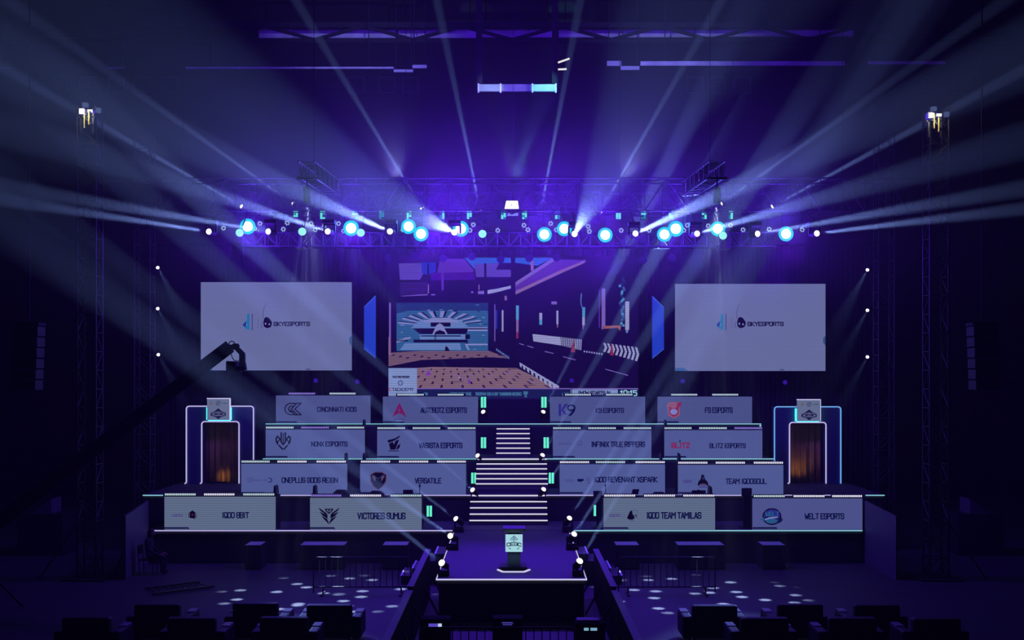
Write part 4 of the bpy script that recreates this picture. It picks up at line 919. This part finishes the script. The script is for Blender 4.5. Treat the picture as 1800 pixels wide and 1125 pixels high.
# ------------------------------------------------------------------ roof steel, ducts and vents
YR = 46
z0, z1 = Z(70, YR), Z(46, YR)
t = thing('roof_truss', 'dark roof girder with zigzag web crossing the top of the hall', 'girder', (0, YR, z0))
MB().box(-26, 26, YR - .08, YR + .08, z1 - .05, z1 + .15).box(-26, 26, YR - .08, YR + .08, z0 - .12, z0 + .02).build('chords', M['black'], t)
mb = MB(); n = 26
for i in range(n):
    a, b = -26 + 2 * i, -26 + 2 * (i + 1); mb.bar((a, YR, z0 if i % 2 else z1), (b, YR, z1 if i % 2 else z0), .12)
mb.build('web', M['black'], t)
for px in (842, 976):
    pass
DUCT = [(455, 695, 50, 66), (700, 838, 50, 66), (842, 975, 50, 65), (982, 1220, 49, 65), (1222, 1500, 50, 64)]
for i, (a, b, c, d) in enumerate(DUCT):
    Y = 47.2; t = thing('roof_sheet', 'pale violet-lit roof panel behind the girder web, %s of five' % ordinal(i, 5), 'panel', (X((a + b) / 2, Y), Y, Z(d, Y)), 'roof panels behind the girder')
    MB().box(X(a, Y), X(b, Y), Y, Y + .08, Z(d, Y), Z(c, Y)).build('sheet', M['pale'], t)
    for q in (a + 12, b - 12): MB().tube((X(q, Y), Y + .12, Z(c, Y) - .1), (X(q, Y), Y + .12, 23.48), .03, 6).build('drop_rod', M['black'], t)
TRAY = [(0, 20, 119, 121), (190, 218, 117.5, 120), (326, 692, 117.5, 120), (692, 726, 122, 126), (725, 750, 114, 119), (1067, 1092, 107, 115), (1091, 1124, 116, 122), (1126, 1485, 107.5, 114.5), (1526, 1662, 107.5, 112)]
for i, (a, b, c, d) in enumerate(TRAY):
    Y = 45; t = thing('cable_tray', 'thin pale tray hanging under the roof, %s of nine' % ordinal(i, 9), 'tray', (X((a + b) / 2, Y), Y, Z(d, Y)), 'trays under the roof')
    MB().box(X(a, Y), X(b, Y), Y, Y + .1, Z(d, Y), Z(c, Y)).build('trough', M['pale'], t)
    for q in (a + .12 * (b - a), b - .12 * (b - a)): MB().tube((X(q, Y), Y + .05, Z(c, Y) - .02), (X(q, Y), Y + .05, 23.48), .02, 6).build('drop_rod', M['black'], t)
Y = 44.2; t = thing('hanging_frame', 'rectangular frame hung from the roof at top centre with pale lower panel', 'frame', (X(908, Y), Y, Z(160, Y)))
MB().box(X(840, Y), X(978, Y), Y, Y + .1, Z(160, Y), Z(148, Y)).build('panel', M['pale'], t)
mb = MB()
for px in (841, 880, 936, 977): mb.box(X(px, Y) - .03, X(px, Y) + .03, Y - .05, Y + .02, Z(163, Y), Z(147, Y))
mb.build('bracket', M['white'], t)
mb = MB()
for px in (842, 976): mb.box(X(px, Y) - .12, X(px, Y) + .12, Y + .1, Y + .3, Z(150, Y), 23.48)
mb.build('hanger', M['black'], t)
for i, (a, b) in enumerate((((981, 110), (1001, 103)), ((981, 122), (996, 121.5)))):
    Y = 44; p, q = at(*a, Y), at(*b, Y); t = thing('tube_lamp', 'short white tube lamp beside the hanging frame, %s one' % ('upper tilted', 'lower level')[i], 'lamp', p, 'tube lamps by the hanging frame')
    MB().tube(p, q, .035, 8).build('tube', M['tube'], t)
    MB().bar(p + V((0, .06, 0)), q + V((0, .06, 0)), .07, .05).build('holder', M['black'], t)
    MB().bar(p + V((0, .06, 0)), V((X(976, 44.2), 44.25, p.z)), .05).build('bracket', M['black'], t)
VENT = [105, 155, 205, 250, 298, 626, 680, 722, 1222, 1260, 1305, 1637, 1690]
for i, px in enumerate(VENT):
    Y = 59.9; c = at(px, 150, Y); s = 15 / F * Y
    t = thing('wall_vent', 'louvred vent high on the back wall, %s of thirteen' % ordinal(i, 13), 'vent', (c.x, Y, c.z - s), 'louvred vents on the back wall')
    MB().box(c.x - s, c.x + s, Y, 60, c.z - s, c.z + s).build('backing', M['black'], t)
    mb = MB().box(c.x - s, c.x - s + .08, Y - .06, Y, c.z - s, c.z + s).box(c.x + s - .08, c.x + s, Y - .06, Y, c.z - s, c.z + s).box(c.x - s, c.x + s, Y - .06, Y, c.z + s - .08, c.z + s).box(c.x - s, c.x + s, Y - .06, Y, c.z - s, c.z - s + .08); mb.build('frame', M['board'], t)
    mb = MB()
    for j in range(7): zz = c.z - s + .12 + j * (2 * s - .2) / 7; mb.add([(c.x - s, Y - .02, zz + .05), (c.x + s, Y - .02, zz + .05), (c.x + s, Y - .05, zz), (c.x - s, Y - .05, zz)], [(0, 1, 2, 3)])
    mb.build('louvres', M['board'], t)

# ------------------------------------------------------------------ stage sides, front of stage, floor things
for sg, lab, a, b in ((-1, 'left', (261, 880, 34.5), (221, 907, 31.7)), (1, 'right', (1520, 880, 34.5), (1575, 908, 31.7))):
    p = at(*a); q = at(*b); t = thing('masking_board', 'tall dark board closing the %s end of the lowest tier' % lab, 'board', (p.x, p.y, 0), 'boards at the stage ends')
    th = .06 * sg
    MB().add([(p.x, p.y, 0), (q.x, q.y, 0), (q.x, q.y, q.z), (p.x, p.y, p.z), (p.x + th, p.y, 0), (q.x + th, q.y, 0), (q.x + th, q.y, q.z), (p.x + th, p.y, p.z)], [(0, 1, 2, 3), (7, 6, 5, 4), (0, 4, 5, 1), (1, 5, 6, 2), (2, 6, 7, 3), (3, 7, 4, 0)]).build('sheet', M['board'], t)
    MB().bar((p.x + th * 2, p.y - .3, p.z - .1), (p.x + sg * .8, p.y - .3, .02), .05).build('brace', M['black'], t)
    # lit ramp far out at the side
    P = [(X(x, 36), Z(y, 36)) for x, y in (((55, 903), (90, 903), (90, 877)) if sg < 0 else ((1705, 903), (1740, 903), (1705, 877)))]
    t = thing('side_ramp', 'small violet-lit wedge ramp on a black riser, far %s' % lab, 'ramp', (P[0][0], 36, 0), 'wedge ramps at the sides')
    MB().prism(P, 36, 36.8).build('wedge', M['board'], t)
    xs = [x for x, z in P]; MB().box(min(xs) - .4, max(xs) + .4, 35.9, 37, 0, P[0][1]).build('riser', M['black'], t)
SUB = [(430, 458), (527, 605), (672, 716), (1083, 1124), (1192, 1274), (1341, 1381)]
for i, (a, b) in enumerate(SUB):
    Y = 33.35; x0, x1 = X(a, Y), X(b, Y); t = thing('subwoofer', 'black speaker box in front of the stage with violet-lit top, %s of six' % ordinal(i, 6), 'speaker', ((x0 + x1) / 2, Y, 0), 'speaker boxes before the stage')
    MB().box(x0, x1, Y, Y + .75, 0, .72).build('cabinet', M['black'], t)
    MB().box(x0 + .01, x1 - .01, Y + .02, Y + .73, .72, .725).build('lit_top_layer', M['lam'], t)  # pale tone paints the light falling on the box top
    MB().box(x0 + .04, x1 - .04, Y - .02, Y, .05, .67).build('grille', M['dark'], t)
# crowd barriers
def barrier(x0, x1, Y, h, label, n):
    t = thing('crowd_barrier', label, 'barrier', ((x0 + x1) / 2, Y, 0), 'crowd barriers')
    MB().path([V((x0, Y, .04)), V((x0, Y, h - .08)), V((x0 + .08, Y, h)), V((x1 - .08, Y, h)), V((x1, Y, h - .08)), V((x1, Y, .04))], .017, 8).tube((x0, Y, .2), (x1, Y, .2), .02).build('frame', M['steel'], t)
    for i in range(n):
        x = x0 + (x1 - x0) * (i + 1) / (n + 1); MB().tube((x, Y, .2), (x, Y, h), .011, 6, caps=False).build('bar', M['steel'], t)
    for x in (x0 + .25, x1 - .25): MB().bar((x, Y - .3, .02), (x, Y + .3, .02), .05, .04).tube((x, Y, .04), (x, Y, .2), .02).build('foot', M['steel'], t)
barrier(X(551, 29.6), X(722, 29.6), 29.6, .97, 'low steel crowd barrier of upright bars, left of the runway', 15)
barrier(X(1087, 29.6), X(1257, 29.6), 29.6, .97, 'low steel crowd barrier of upright bars, right of the runway', 15)
barrier(X(738, 20.3), X(1010, 20.3), 20.3, 1.2, 'crowd barrier at the bottom edge of the picture before the runway front', 18)
for sg, lab in ((-1, 'left'), (1, 'right')):
    x = 2.15 * sg; t = thing('black_barricade', 'long black barricade wall running beside the runway, %s side' % lab, 'barrier', (x, 24, 0), 'black barricade walls')
    for y0, y1, h in ((18.6, 23.9, 1.16), (24, 29.2, 1.22)):
        MB().box(x - .05, x + .05, y0, y1, 0, h).build('panel', M['void'], t)
        MB().box(x - .07, x + .07, y0, y1, h, h + .03).build('top_rail', M['board'], t)
    for y in (19.5, 22, 24.5, 27, 29): MB().bar((x - .05 * sg, y, .7), (x - .75 * sg if abs(x) > 2.9 else x - .4 * sg, y, .02), .04).build('brace', M['black'], t)
# side steps from the runway down to the floor
for sg, lab in ((-1, 'left'), (1, 'right')):
    x0 = RX0 if sg < 0 else RX1; t = thing('side_steps', 'small black steps with pale edges descending from the runway, %s side' % lab, 'steps', (x0 + sg * .7, 31.0, 0), 'side steps')
    for i in range(4):
        a, b = x0 + sg * (.06 + i * .31), x0 + sg * (.06 + (i + 1) * .31); z = .84 - .2 * i
        s = MB().box(min(a, b), max(a, b), 31.0, 32.3, 0, z).build('step', M['deck'], t)
        MB().box(b - .02, b + .02, 31.0, 32.3, z - .02, z + .012).build('nosing', M['white'], s)
# low lit units on the floor in front of the runway
for i, (px, py, lab, c2) in enumerate(((765, 1099, 'left', 'a'), (892, 1098, 'middle', 'b'), (1038, 1106, 'right', 'c'))):
    Y = 24.2; c = at(px, py, Y); t = thing('floor_unit', ('low black lamp unit with a blue display, %s of the runway front' % lab) if i != 1 else 'low black lamp unit with a dim blue display before the runway middle', 'lamp unit', (c.x, Y, 0), 'lamp units before the runway')
    MB().box(c.x - .32, c.x + .32, Y, Y + .4, 0, c.z + .13).build('case', M['void'], t, bevel=.02)
    if i == 0: MB().box(c.x - .14, c.x + .06, Y - .01, Y, c.z - .035, c.z + .035, 0).box(c.x + .06, c.x + .14, Y - .01, Y, c.z - .035, c.z + .035, 1).build('display', [M['disp'], M['dispw']], t)
    elif i == 1: MB().prism([(c.x - .13, c.z + .03), (c.x + .13, c.z + .03), (c.x + .1, c.z + .055), (c.x - .1, c.z + .055)], Y - .01, Y).box(c.x - .1, c.x + .1, Y - .01, Y, c.z - .01, c.z + .012).build('display', emis('dim_display', S(64, 56, 150)), t)
    else:
        MB().box(c.x - .14, c.x - .04, Y - .01, Y, c.z - .03, c.z + .03).box(c.x, c.x + .14, Y - .01, Y, c.z - .03, c.z + .03).build('display', emis('cyan_display', S(120, 165, 190)), t)
        MB().box(c.x - .28, c.x + .2, Y + .1, Y + .4, c.z + .13, c.z + .17).build('lid', M['board'], t)
# ladder lying on the floor, left
t = thing('ladder', 'aluminium ladder lying on the hall floor at left', 'ladder', at(310, 1040, 30))
p0, p1, q0, q1 = at(256, 1037, 30.2), at(350, 1025, 31.2), at(268, 1048, 29.4), at(376, 1033, 30.5)
for p in (p0, p1, q0, q1): p.z = .05
MB().bar(p0, p1, .07, .05).build('rail', M['alu'], t); MB().bar(q0, q1, .07, .05).build('rail', M['alu'], t)
for i in range(7): f = (i + .5) / 7; MB().tube(p0.lerp(p1, f), q0.lerp(q1, f), .016, 6).build('rung', M['alu'], t)
# line arrays at the far sides
for px, lab in ((45, 'left'), (1733, 'right')):
    Y = 30; t = thing('line_array', 'dark hanging column of loudspeaker boxes at the far %s' % lab, 'speaker', at(px, 570, Y), 'hanging loudspeaker columns')
    for i in range(6):
        c = at(px, 582 + i * 19, Y); dy = -.03 * i
        s = MB().box(c.x - .32, c.x + .32, Y + dy, Y + .5 + dy, c.z - .125, c.z + .125).build('cabinet', M['dark'], t, bevel=.01)
        MB().box(c.x - .28, c.x + .28, Y + dy - .015, Y + dy, c.z - .095, c.z + .095).build('grille', M['steel'], s)
    c = at(px, 568, Y); MB().box(c.x - .34, c.x + .34, Y, Y + .5, c.z - .06, c.z + .02).tube((c.x, Y + .25, c.z), (c.x, Y + .25, 23.48), .02).build('rigging', M['black'], t)
# armchairs seen from behind
AC = [(275, 1063, 0), (448, 1061, 0), (578, 1064, 0), (150, 1086, 1), (335, 1087, 1), (498, 1086, 1), (1257, 1065, 0), (1408, 1063, 0), (1543, 1064, 0), (1345, 1087, 1), (1500, 1087, 1), (1648, 1088, 1)]
cnt = {}
for px, py, row in AC:
    Y = 24.1 if row == 0 else 22.7; x = X(px, Y); h = Z(py, Y); sd = 'left' if px < 900 else 'right'
    key = (sd, row); cnt[key] = cnt.get(key, 0) + 1
    lab = 'dark leather armchair facing the stage, %s block, %s row, %s' % (sd, ('farther', 'nearer')[row], ('leftmost', 'middle', 'rightmost')[cnt[key] - 1])
    t = thing('armchair', lab, 'armchair', (x, Y, 0), 'armchairs facing the stage')
    MB().box(x - .48, x + .48, Y, Y + .2, .12, h).build('backrest', M['leather'], t, bevel=.04)
    MB().box(x - .46, x + .46, Y + .2, Y + .85, .12, .42).build('seat', M['leather'], t, bevel=.04)
    for sg in (-1, 1): MB().box(x + sg * .57 - .1, x + sg * .57 + .1, Y + .05, Y + .9, .1, .58).build('arm', M['leather'], t, bevel=.04); MB().box(x + sg * .57 - .085, x + sg * .57 + .085, Y + .5, Y + .86, .575, .6).build('lit_arm_patch', M['lit_arm'], t, bevel=.01)  # pale patches paint the light caught on the arm tops
    for sx in (-1, 1):
        for yy in (Y + .1, Y + .8): MB().tube((x + sx * .42, yy, 0), (x + sx * .42, yy, .13), .025, 6).build('leg', M['black'], t)
# ------------------------------------------------------------------ camera crane
tip = at(404, 609, 30); piv = at(-30, 938, 27.5)
t = thing('camera_crane', 'long black camera crane arm reaching up across the left screen', 'camera crane', (piv.x, piv.y, 0))
d = (tip - piv).normalized(); back = piv - d * 2.2
mb = MB(); mb.bar(back, tip, .12, .34); mb.build('arm', M['black'], t)
mb = MB(); L = (tip - piv).length
for i in range(14):
    c = piv + d * (L * (.45 + .04 * i)); mb.tube(c + V((0, -.07, 0)), c + V((0, -.065, 0)), .04, 8)
mb.build('lightening_hole', M['board'], t)
K = lambda px, py: at(px, py, 30)
mb = MB(); mb.bar(K(404, 609), K(415, 609), .1, .1); mb.bar(K(414, 604), K(414, 615), .14, .12); mb.bar(K(418, 606), K(418, 610), .08, .08); mb.bar(K(417, 613), K(428, 624), .12, .12); mb.bar(K(426, 623), K(426, 640), .14, .14); mb.bar(K(426, 638), K(428, 651), .16, .16); mb.build('hanging_head', M['black'], t)
mb = MB(); mb.box(K(400, 0).x, K(418, 0).x, 29.8, 30.2, K(0, 652).z, K(0, 635).z); mb.box(K(411, 0).x, K(424, 0).x, 29.85, 30.15, K(0, 654).z, K(0, 642).z); mb.tube(K(403, 641) + V((-.02, 0, 0)), K(399, 641), .1, 12); mb.build('camera', M['dark'], t, bevel=.03)
MB().tube(K(418.5, 649) + V((0, -.22, 0)), K(418.5, 649) + V((0, -.21, 0)), .025, 10).build('tally_ring', M['board'], t)
mb = MB(); mb.path([K(402, 608), K(403, 602), K(407, 599.5), K(411, 601), K(414, 606)], .015); mb.path([K(405, 616), K(408, 628), K(411, 633), K(414, 634), K(420, 634.5)], .012); mb.build('cable', M['black'], t)
mb = MB(); mb.tube((piv.x, piv.y, .1), (piv.x, piv.y, piv.z), .08)
for a in range(3): mb.tube((piv.x, piv.y, 1.1), (piv.x + .9 * math.cos(a * 2.1 + .5), piv.y + .9 * math.sin(a * 2.1 + .5), .03), .035)
mb.build('tripod', M['black'], t)
MB().box(back.x - .35, back.x + .1, back.y - .25, back.y + .25, back.z - .3, back.z + .25).build('counterweight', M['black'], t, bevel=.02)

# ------------------------------------------------------------------ seated person beside the left board, on a folding chair
PX, PYY = -10.42, 32.6
ch = thing('folding_chair', 'black folding chair under the seated person at the left stage corner', 'chair', (PX, PYY, 0))
MB().box(PX - .22, PX + .22, PYY - .21, PYY + .21, .42, .45).build('seat', M['black'], ch, bevel=.01)
MB().box(PX - .25, PX - .21, PYY - .2, PYY + .2, .6, .86).build('backrest', M['black'], ch, bevel=.01)
for sx in (-1, 1):
    for sy in (-1, 1): MB().tube((PX + sx * .19, PYY + sy * .19, 0), (PX + sx * .19 * (1.2 if sx < 0 else 1), PYY + sy * .19, .42 if sx > 0 else .86), .014, 6).build('leg', M['black'], ch)
def skin(name, verts, edges, radii, m, parent, root=0, sub=2):
    me = bpy.data.meshes.new(name); me.from_pydata([tuple(V(p)) for p in verts], edges, []); me.materials.append(m)
    o = bpy.data.objects.new(name, me); COL.objects.link(o)
    if parent: o.parent = parent
    mo = o.modifiers.new('skin', 'SKIN'); mo.use_smooth_shade = True
    if not me.skin_vertices: me.attributes
    for i, r in enumerate(radii): me.skin_vertices[0].data[i].radius = r if isinstance(r, tuple) else (r, r)
    me.skin_vertices[0].data[root].use_root = True
    s = o.modifiers.new('sub', 'SUBSURF'); s.levels = sub; s.render_levels = sub
    return o
# faces +x (towards the stage centre); origin on the floor under the hips
vs_ = [(0, 0, .54), (.02, 0, .72), (.03, 0, .92), (.02, 0, 1.04), (.05, 0, 1.1), (.07, 0, 1.2)]
ed = [(0, 1), (1, 2), (2, 3), (3, 4), (4, 5)]; ra = [(.15, .13), (.14, .11), (.16, .12), (.1, .09), (.052, .052), (.08, .09)]
for sy in (-1, 1):
    n0 = len(vs_)
    vs_ += [(.02, sy * .18, 1.0), (.06, sy * .23, .76), (.26, sy * .17, .62), (.34, sy * .14, .6)]; ed += [(2, n0), (n0, n0 + 1), (n0 + 1, n0 + 2), (n0 + 2, n0 + 3)]; ra += [.062, .05, .038, .034]
    n0 = len(vs_)
    vs_ += [(.06, sy * .1, .52), (.42, sy * .13, .53), (.44, sy * .13, .28), (.42, sy * .13, .08), (.54, sy * .15, .05)]; ed += [(0, n0), (n0, n0 + 1), (n0 + 1, n0 + 2), (n0 + 2, n0 + 3), (n0 + 3, n0 + 4)]; ra += [.09, .068, .055, .042, .042]
body = skin('person', vs_, ed, ra, M['cloth'], None)
body.location = (PX, PYY, 0)
tag(body, 'person in dark clothes seated sideways at the left stage corner, facing right', 'person')
HB = V((.09, 0, 1.2))
MB().ball(HB + V((.015, 0, -.01)), .085, .075, .11).ball(HB + V((.1, 0, -.02)), .016, .014, .022).ball(HB + V((.088, .03, .01)), .01, .012, .008).ball(HB + V((.088, -.03, .01)), .01, .012, .008).ball(HB + V((.092, 0, -.055)), .008, .024, .007).ball(HB + V((0, .078, -.01)), .018, .01, .03).ball(HB + V((0, -.078, -.01)), .018, .01, .03).build('head', M['skin'], body, origin=(0, 0, 0))
MB().ball(HB + V((-.015, 0, .03)), .098, .09, .1).ball(HB + V((-.06, 0, -.05)), .06, .075, .09).build('hair', M['hair'], body, origin=(0, 0, 0))
for sy in (-1, 1):
    base = V((.34, sy * .14, .6)); hv = [base, base + V((.06, 0, -.01)), base + V((.1, 0, -.02))]; he = [(0, 1), (1, 2)]; hr = [.03, .034, .03]
    for f in range(4):
        y = (f - 1.5) * .019; ln = (.065, .075, .07, .055)[f]; i0 = len(hv)
        hv += [base + V((.105, y, -.02)), base + V((.105 + ln * .55, y * 1.15, -.035)), base + V((.105 + ln * .9, y * 1.15, -.06))]; he += [(2, i0), (i0, i0 + 1), (i0 + 1, i0 + 2)]; hr += [.012, .009, .008]
    i0 = len(hv); hv += [base + V((.06, -sy * .035, -.012)), base + V((.1, -sy * .055, -.03))]; he += [(1, i0), (i0, i0 + 1)]; hr += [.012, .009]
    skin('hand', hv, he, hr, M['skin'], body, sub=1)

# ------------------------------------------------------------------ pattern spots that throw the flecks of light on the hall floor
def gobo(o, scale, seed, thr):
    l = o.data; l.use_nodes = True; n = l.node_tree; em = n.nodes['Emission']
    tc = n.nodes.new('ShaderNodeTexCoord'); sx = n.nodes.new('ShaderNodeSeparateXYZ'); cx = n.nodes.new('ShaderNodeCombineXYZ')
    d1 = n.nodes.new('ShaderNodeMath'); d1.operation = 'DIVIDE'; d2 = n.nodes.new('ShaderNodeMath'); d2.operation = 'DIVIDE'
    vo = n.nodes.new('ShaderNodeTexVoronoi'); vo.voronoi_dimensions = '2D'; vo.inputs['Scale'].default_value = scale
    ad = n.nodes.new('ShaderNodeVectorMath'); ad.inputs[1].default_value = (seed, seed * .7, 0)
    mr = n.nodes.new('ShaderNodeMapRange'); mr.inputs['From Min'].default_value = thr; mr.inputs['From Max'].default_value = thr * .55
    k = n.links.new
    k(tc.outputs['Normal'], sx.inputs[0]); k(sx.outputs[0], d1.inputs[0]); k(sx.outputs[2], d1.inputs[1]); k(sx.outputs[1], d2.inputs[0]); k(sx.outputs[2], d2.inputs[1])
    k(d1.outputs[0], cx.inputs[0]); k(d2.outputs[0], cx.inputs[1]); k(cx.outputs[0], ad.inputs[0]); k(ad.outputs[0], vo.inputs['Vector']); k(vo.outputs['Distance'], mr.inputs['Value']); k(mr.outputs[0], em.inputs['Strength'])
for sx, lab, seed in ((-1, 'left', 8.1), (1, 'right', 8.1)):
    fa, fb = at(900 + sx * 312, 332, 33.4), at(900 + sx * 362, 297, 28.6); fc = fa.lerp(fb, .97); c = fc + V((0, 0, -.75)); tg = V((sx * 4.9, 29.6, 0))
    t = thing('pattern_spot', 'dark pattern spotlight under the short forward truss aimed at the %s hall floor' % lab, 'stage light', c, 'pattern spotlights')
    d = (tg - c).normalized(); MB().tube(c - d * .3, c + d * .1, .09, 12, .1).build('body', M['black'], t)
    MB().tube(c, fc + V((0, 0, -.18)), .02, 6).box(fc.x - .26, fc.x + .26, fc.y - .04, fc.y + .04, fc.z - .25, fc.z - .2).build('hanger', M['black'], t)
    o = spot(c + d * .16, tg, 55000, (.5, .62, 1), 34, .5, .02, parent=t); gobo(o, 10, seed, .18)
# added spots without fixtures, brightening the roof steel from truss height
for px, tx in ((700, 640), (1100, 1160)):
    spot(at(px, 318, 34.6), at(tx, 55, 47), 6500, (.36, .40, 1), 34, 1, .1, name='added_roof_fill')
for px, cc, ee in ((862, (.5, .72, 1), 9000), (905, (.3, .3, 1), 5000), (958, (.25, 1, .85), 16000)): spot(at(905, 318, 34.6), at(px, 154, 44.2), ee, cc, 6, .6, .1, name='added_roof_fill')  # added spots tint the panel of the hanging frame
